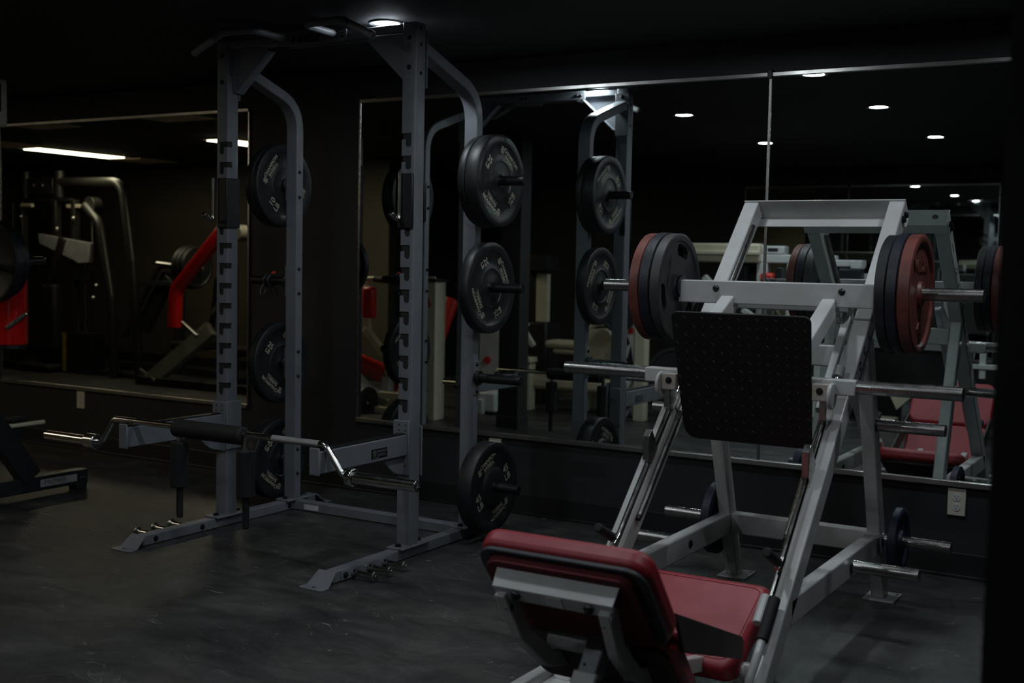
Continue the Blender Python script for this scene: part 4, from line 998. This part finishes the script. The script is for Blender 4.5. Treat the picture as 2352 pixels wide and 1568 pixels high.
part('gusset_plate', MB().prism([(-6.42, -3.05, .42), (-6.22, -3.05, .62), (-6.12, -3.05, .42)], (0, .01, 0)), WHITE2, q, .002)
part('cam', MB().cyl((-6.20, -3.15, .60), (-6.20, -3.08, .60), .10, 24), CREAM, q, .006)
disc_plate((-6.62, -2.95, .10), (1, .15, 0), .13, .045, RUBBER, 'small black plate low on the reflected white machine with red pads')

# (6) white machine with box base, reflected between the rack posts
q = thing('cable_machine', 'white machine with box base, reflected under the second right rack plate', 'exercise machine', (-5.6, -3.75, 0))
part('side_panel', MB().b2((-5.98, -3.9, .14), (-5.69, -3.86, .86)), WHITE2, q, .006)
part('red_knob', MB().cyl((-5.88, -3.86, .46), (-5.88, -3.83, .46), .035, 20), REDPAD, q, .005)
part('dial_frame', MB().b2((-5.80, -3.86, .30), (-5.74, -3.85, .37)), BLACKM, q, .004)
part('base_box', MB().b2((-5.85, -3.75, .02), (-5.58, -3.5, .20)), WHITE2, q, .02)
part('base_leg', MB().b2((-5.74, -3.52, .0), (-5.69, -3.46, .14)), WHITE2, q, .008)
part('cream_column', MB().b2((-5.68, -4.1, .0), (-5.50, -4.0, .44)), CREAM, q, .008)
part('shelf', MB().b2((-5.70, -4.1, .45), (-5.48, -3.95, .50)), CREAM, q, .008)
part('crank', MB().bar([(-5.68, -4.0, .56), (-5.55, -4.0, .82)], .05, .06), CREAM, q, .01)
part('crank', MB().bar([(-5.66, -4.05, .82), (-5.50, -4.05, .60)], .05, .05), CREAM, q, .01)

# (7) black topped upright reflected right of the charcoal column
q = thing('console_stand', 'black topped console upright with cream post, reflected right of the charcoal column', 'exercise machine', (-5.75, -4.65, 0))
part('console', MB().b2((-5.93, -4.75, 1.28), (-5.62, -4.5, 1.46)), FOAM, q, .03)
part('post_panel', MB().b2((-5.80, -4.66, .80), (-5.67, -4.6, 1.28)), CREAM, q, .006)
part('post_side', MB().b2((-5.86, -4.68, .80), (-5.81, -4.6, 1.28)), BLACKW, q, .006)
part('lower_housing', MB().b2((-5.90, -4.8, .0), (-5.62, -4.5, .80)), BLACKW, q, .02)

# (8) cream bench machine
q = thing('bench_machine', 'cream padded bench machine with round cam, reflected behind the rack', 'exercise machine', (-5.1, -4.3, 0))
part('upper_pad', MB().b2((-5.42, -4.35, .59), (-5.0, -4.1, .66)), TANPAD, q, .03)
part('under_pad', MB().b2((-5.34, -4.33, .54), (-5.02, -4.12, .585)), TANPAD, q, .02)
part('lower_pad', MB().b2((-5.56, -4.4, .20), (-4.6, -4.05, .33)), TANPAD, q, .04)
part('cam_disc', MB().cyl((-4.86, -4.25, .60), (-4.86, -4.12, .60), .19, 40), CREAM, q, .01)
part('cam_hub', MB().cyl((-5.0, -4.2, .68), (-4.93, -4.2, .68), .04, 20), CREAM, q, .006)
part('hoop', MB().pipe(fillet([(-4.98, -4.15, .50), (-4.96, -4.15, .84), (-4.72, -4.15, .84)], .12, 8), .028, 14), CREAM, q)
part('leg', MB().bar([(-4.90, -4.2, .55), (-5.02, -4.2, .02)], .06, .07), CREAM, q, .006)
part('leg', MB().bar([(-4.72, -4.2, .55), (-4.50, -4.2, .02)], .06, .07), CREAM, q, .006)
part('shroud', MB().b2((-5.04, -4.35, .02), (-4.72, -4.3, .22)), CREAM, q, .01)
part('back_panel', MB().b2((-5.0, -4.6, .5), (-4.6, -4.56, .95)), TANPAD, q, .01)

# (9) white frame with black plates
q = thing('plate_loaded_machine', 'white machine frame with black cut-out plates, reflected right of the rack', 'exercise machine', (-4.5, -4.0, 0))
part('side_plate', MB().prism([(-4.62, -4.0, .62), (-4.42, -4.0, .92), (-4.38, -4.0, .60), (-4.45, -4.0, .45), (-4.62, -4.0, .38)], (0, .012, 0)), WHITE2, q, .003)
part('upright', MB().b2((-4.42, -4.05, .0), (-4.32, -3.95, .93)), CREAM, q, .006)
part('slanted_leg', MB().bar([(-4.42, -3.98, .45), (-4.62, -3.95, .02)], .05, .09), WHITE2, q, .006)
m = MB()
for P in ([(-4.60, .50), (-4.50, .55), (-4.47, .66), (-4.44, .50), (-4.47, .44), (-4.56, .44)], [(-4.56, .70), (-4.50, .74), (-4.48, .68), (-4.54, .64)]): m.prism([(x, -3.985, z) for x, z in P], (0, .006, 0))
part('cut_out', m, SLOTD, q)
part('sticker', MB().b2((-4.50, -3.986, .77), (-4.45, -3.982, .82)), REDPAD, q)
disc_plate((-4.56, -3.9, .93), (.5, 1, 0), .15, .04, RUBBER, 'black plate at the top of the reflected white cut-out machine')
disc_plate((-4.15, -4.2, .42), (.6, 1, 0), .23, .045, RUBBER, 'large black plate low beside the reflected white cut-out machine')

# (10) long cream rail and white machines far behind, reflected around the leg press
q = thing('rail_machine', 'long cream rail machine reflected between the left plate stack and the rail', 'exercise machine', (-4.3, -5.3, 0))
part('long_rail', MB().b2((-4.75, -5.3, 1.42), (-3.72, -5.15, 1.60)), CREAM, q, .02)
part('rail_ridge', MB().b2((-4.75, -5.16, 1.49), (-3.72, -5.12, 1.53)), CREAM, q, .01)
part('support', MB().b2((-4.7, -5.35, .0), (-4.6, -5.25, 1.45)), BLACKM, q, .006)
part('support', MB().b2((-3.98, -5.35, .0), (-3.88, -5.25, 1.45)), BLACKM, q, .006)
part('strut', MB().bar([(-4.28, -5.2, 1.28), (-3.98, -5.2, .96)], .06, .06), WHITE2, q, .006)
q = thing('smith_machine', 'white multi station with red pads, reflected inside the top frame of the leg press', 'exercise machine', (-3.3, -5.3, 0))
part('top_beam', MB().b2((-3.75, -5.3, 1.42), (-3.02, -5.2, 1.50)), WHITE2, q, .01)
part('top_box', MB().b2((-3.72, -5.34, 1.50), (-3.50, -5.2, 1.58)), WHITE2, q, .01)
part('top_box_window', MB().b2((-3.66, -5.2, 1.53), (-3.56, -5.196, 1.56)), DARKST, q, .003)
part('side_panel', MB().b2((-3.47, -5.25, .80), (-3.10, -5.2, 1.42)), WHITE2, q, .006)
part('bolt', MB().domebolt((-3.42, -5.2, 1.34), (0, 1, 0), .022, .02), ZINC, q)
part('left_upright', MB().b2((-3.76, -5.3, .0), (-3.66, -5.2, 1.42)), WHITE2, q, .006)
part('left_foot', MB().b2((-3.76, -5.3, 0), (-3.4, -5.2, .1)), WHITE2, q, .006)
part('right_upright', MB().b2((-3.2, -5.35, .0), (-3.1, -5.25, .9)), WHITE2, q, .006)
part('arm_link', MB().bar([(-3.72, -5.15, 1.18), (-3.50, -5.15, 1.02)], .04, .05), DARKST, q, .004)
part('brace', MB().bar([(-3.80, -5.15, .95), (-3.55, -5.15, 1.30)], .04, .05), DARKST, q, .004)
part('red_pad', MB().b2((-3.70, -5.2, 1.22), (-3.56, -5.1, 1.33)), REDPAD, q, .03)
part('red_pad', MB().b2((-3.72, -5.2, 1.08), (-3.62, -5.1, 1.15)), REDPAD, q, .02)
part('black_block', MB().b2((-3.55, -5.22, 1.0), (-3.48, -5.1, 1.38)), BLACKM, q, .006)
part('lower_link', MB().bar([(-3.85, -5.1, .98), (-3.62, -5.1, .84)], .05, .05), WHITE2, q, .005)
q = thing('leg_curl_machine', 'white machine with black bumpers, reflected left of the right plate stack', 'exercise machine', (-2.9, -5.4, 0))
part('top_beam', MB().b2((-3.05, -5.35, 1.40), (-2.78, -5.2, 1.46)), WHITE2, q, .008)
part('beam_cap', MB().b2((-2.88, -5.32, 1.38), (-2.78, -5.18, 1.46)), WHITE2, q, .01)
part('black_bumper', MB().b2((-2.98, -5.3, 1.27), (-2.78, -5.15, 1.38)), RUBDARK, q, .01)
part('hoop', MB().pipe(fillet([(-3.06, -5.2, 1.0), (-3.04, -5.2, 1.34), (-2.96, -5.2, 1.30), (-2.94, -5.2, 1.0)], .05, 5), .022, 12), WHITE2, q)
part('housing', MB().b2((-2.80, -5.5, .60), (-2.45, -5.3, 1.34)), WHITE2, q, .01)
part('housing_window', MB().b2((-2.78, -5.3, 1.03), (-2.66, -5.292, 1.16)), DARKST, q, .003)
part('upright', MB().b2((-3.0, -5.4, .0), (-2.9, -5.3, 1.4)), WHITE2, q, .006)
part('foot_block', MB().b2((-2.62, -5.0, .0), (-2.36, -4.8, .10)), CREAM, q, .01)
part('rear_foot', MB().b2((-2.80, -5.5, .0), (-2.45, -5.3, .60)), BLACKM, q, .006)
# (11) flat frame machine reflected behind the right legs of the leg press
q = thing('pull_down_machine', 'white and black machine reflected between the right leg and rail of the leg press', 'exercise machine', (-2.2, -4.9, 0))
part('black_panel', MB().b2((-2.82, -4.9, .28), (-2.36, -4.86, .66)), BLACKM, q, .03)
part('upper_bar', MB().cyl((-2.95, -4.85, .80), (-1.55, -4.85, .78), .02, 14), CHROME, q)
part('wide_tube', MB().b2((-2.9, -4.9, .66), (-2.1, -4.8, .74)), WHITE2, q, .008)
part('panel_frame', MB().prism([(-2.42, -4.84, .34), (-2.28, -4.84, .66), (-2.10, -4.84, .66), (-2.22, -4.84, .30), (-2.34, -4.84, .18)], (0, .03, 0)), CREAM, q, .006)
part('knob', MB().cyl((-2.28, -4.81, .46), (-2.28, -4.78, .46), .032, 20), BLACKM, q, .004)
part('column', MB().b2((-1.95, -4.95, .0), (-1.85, -4.85, 1.1)), WHITE2, q, .006)
part('side_bar', MB().b2((-2.0, -4.8, .58), (-1.5, -4.74, .62)), WHITE2, q, .005)
part('cross_post', MB().b2((-1.68, -4.82, .50), (-1.63, -4.76, .72)), WHITE2, q, .004)
part('seat_top', MB().b2((-1.98, -4.9, .74), (-1.72, -4.7, .80)), WHITE2, q, .01)
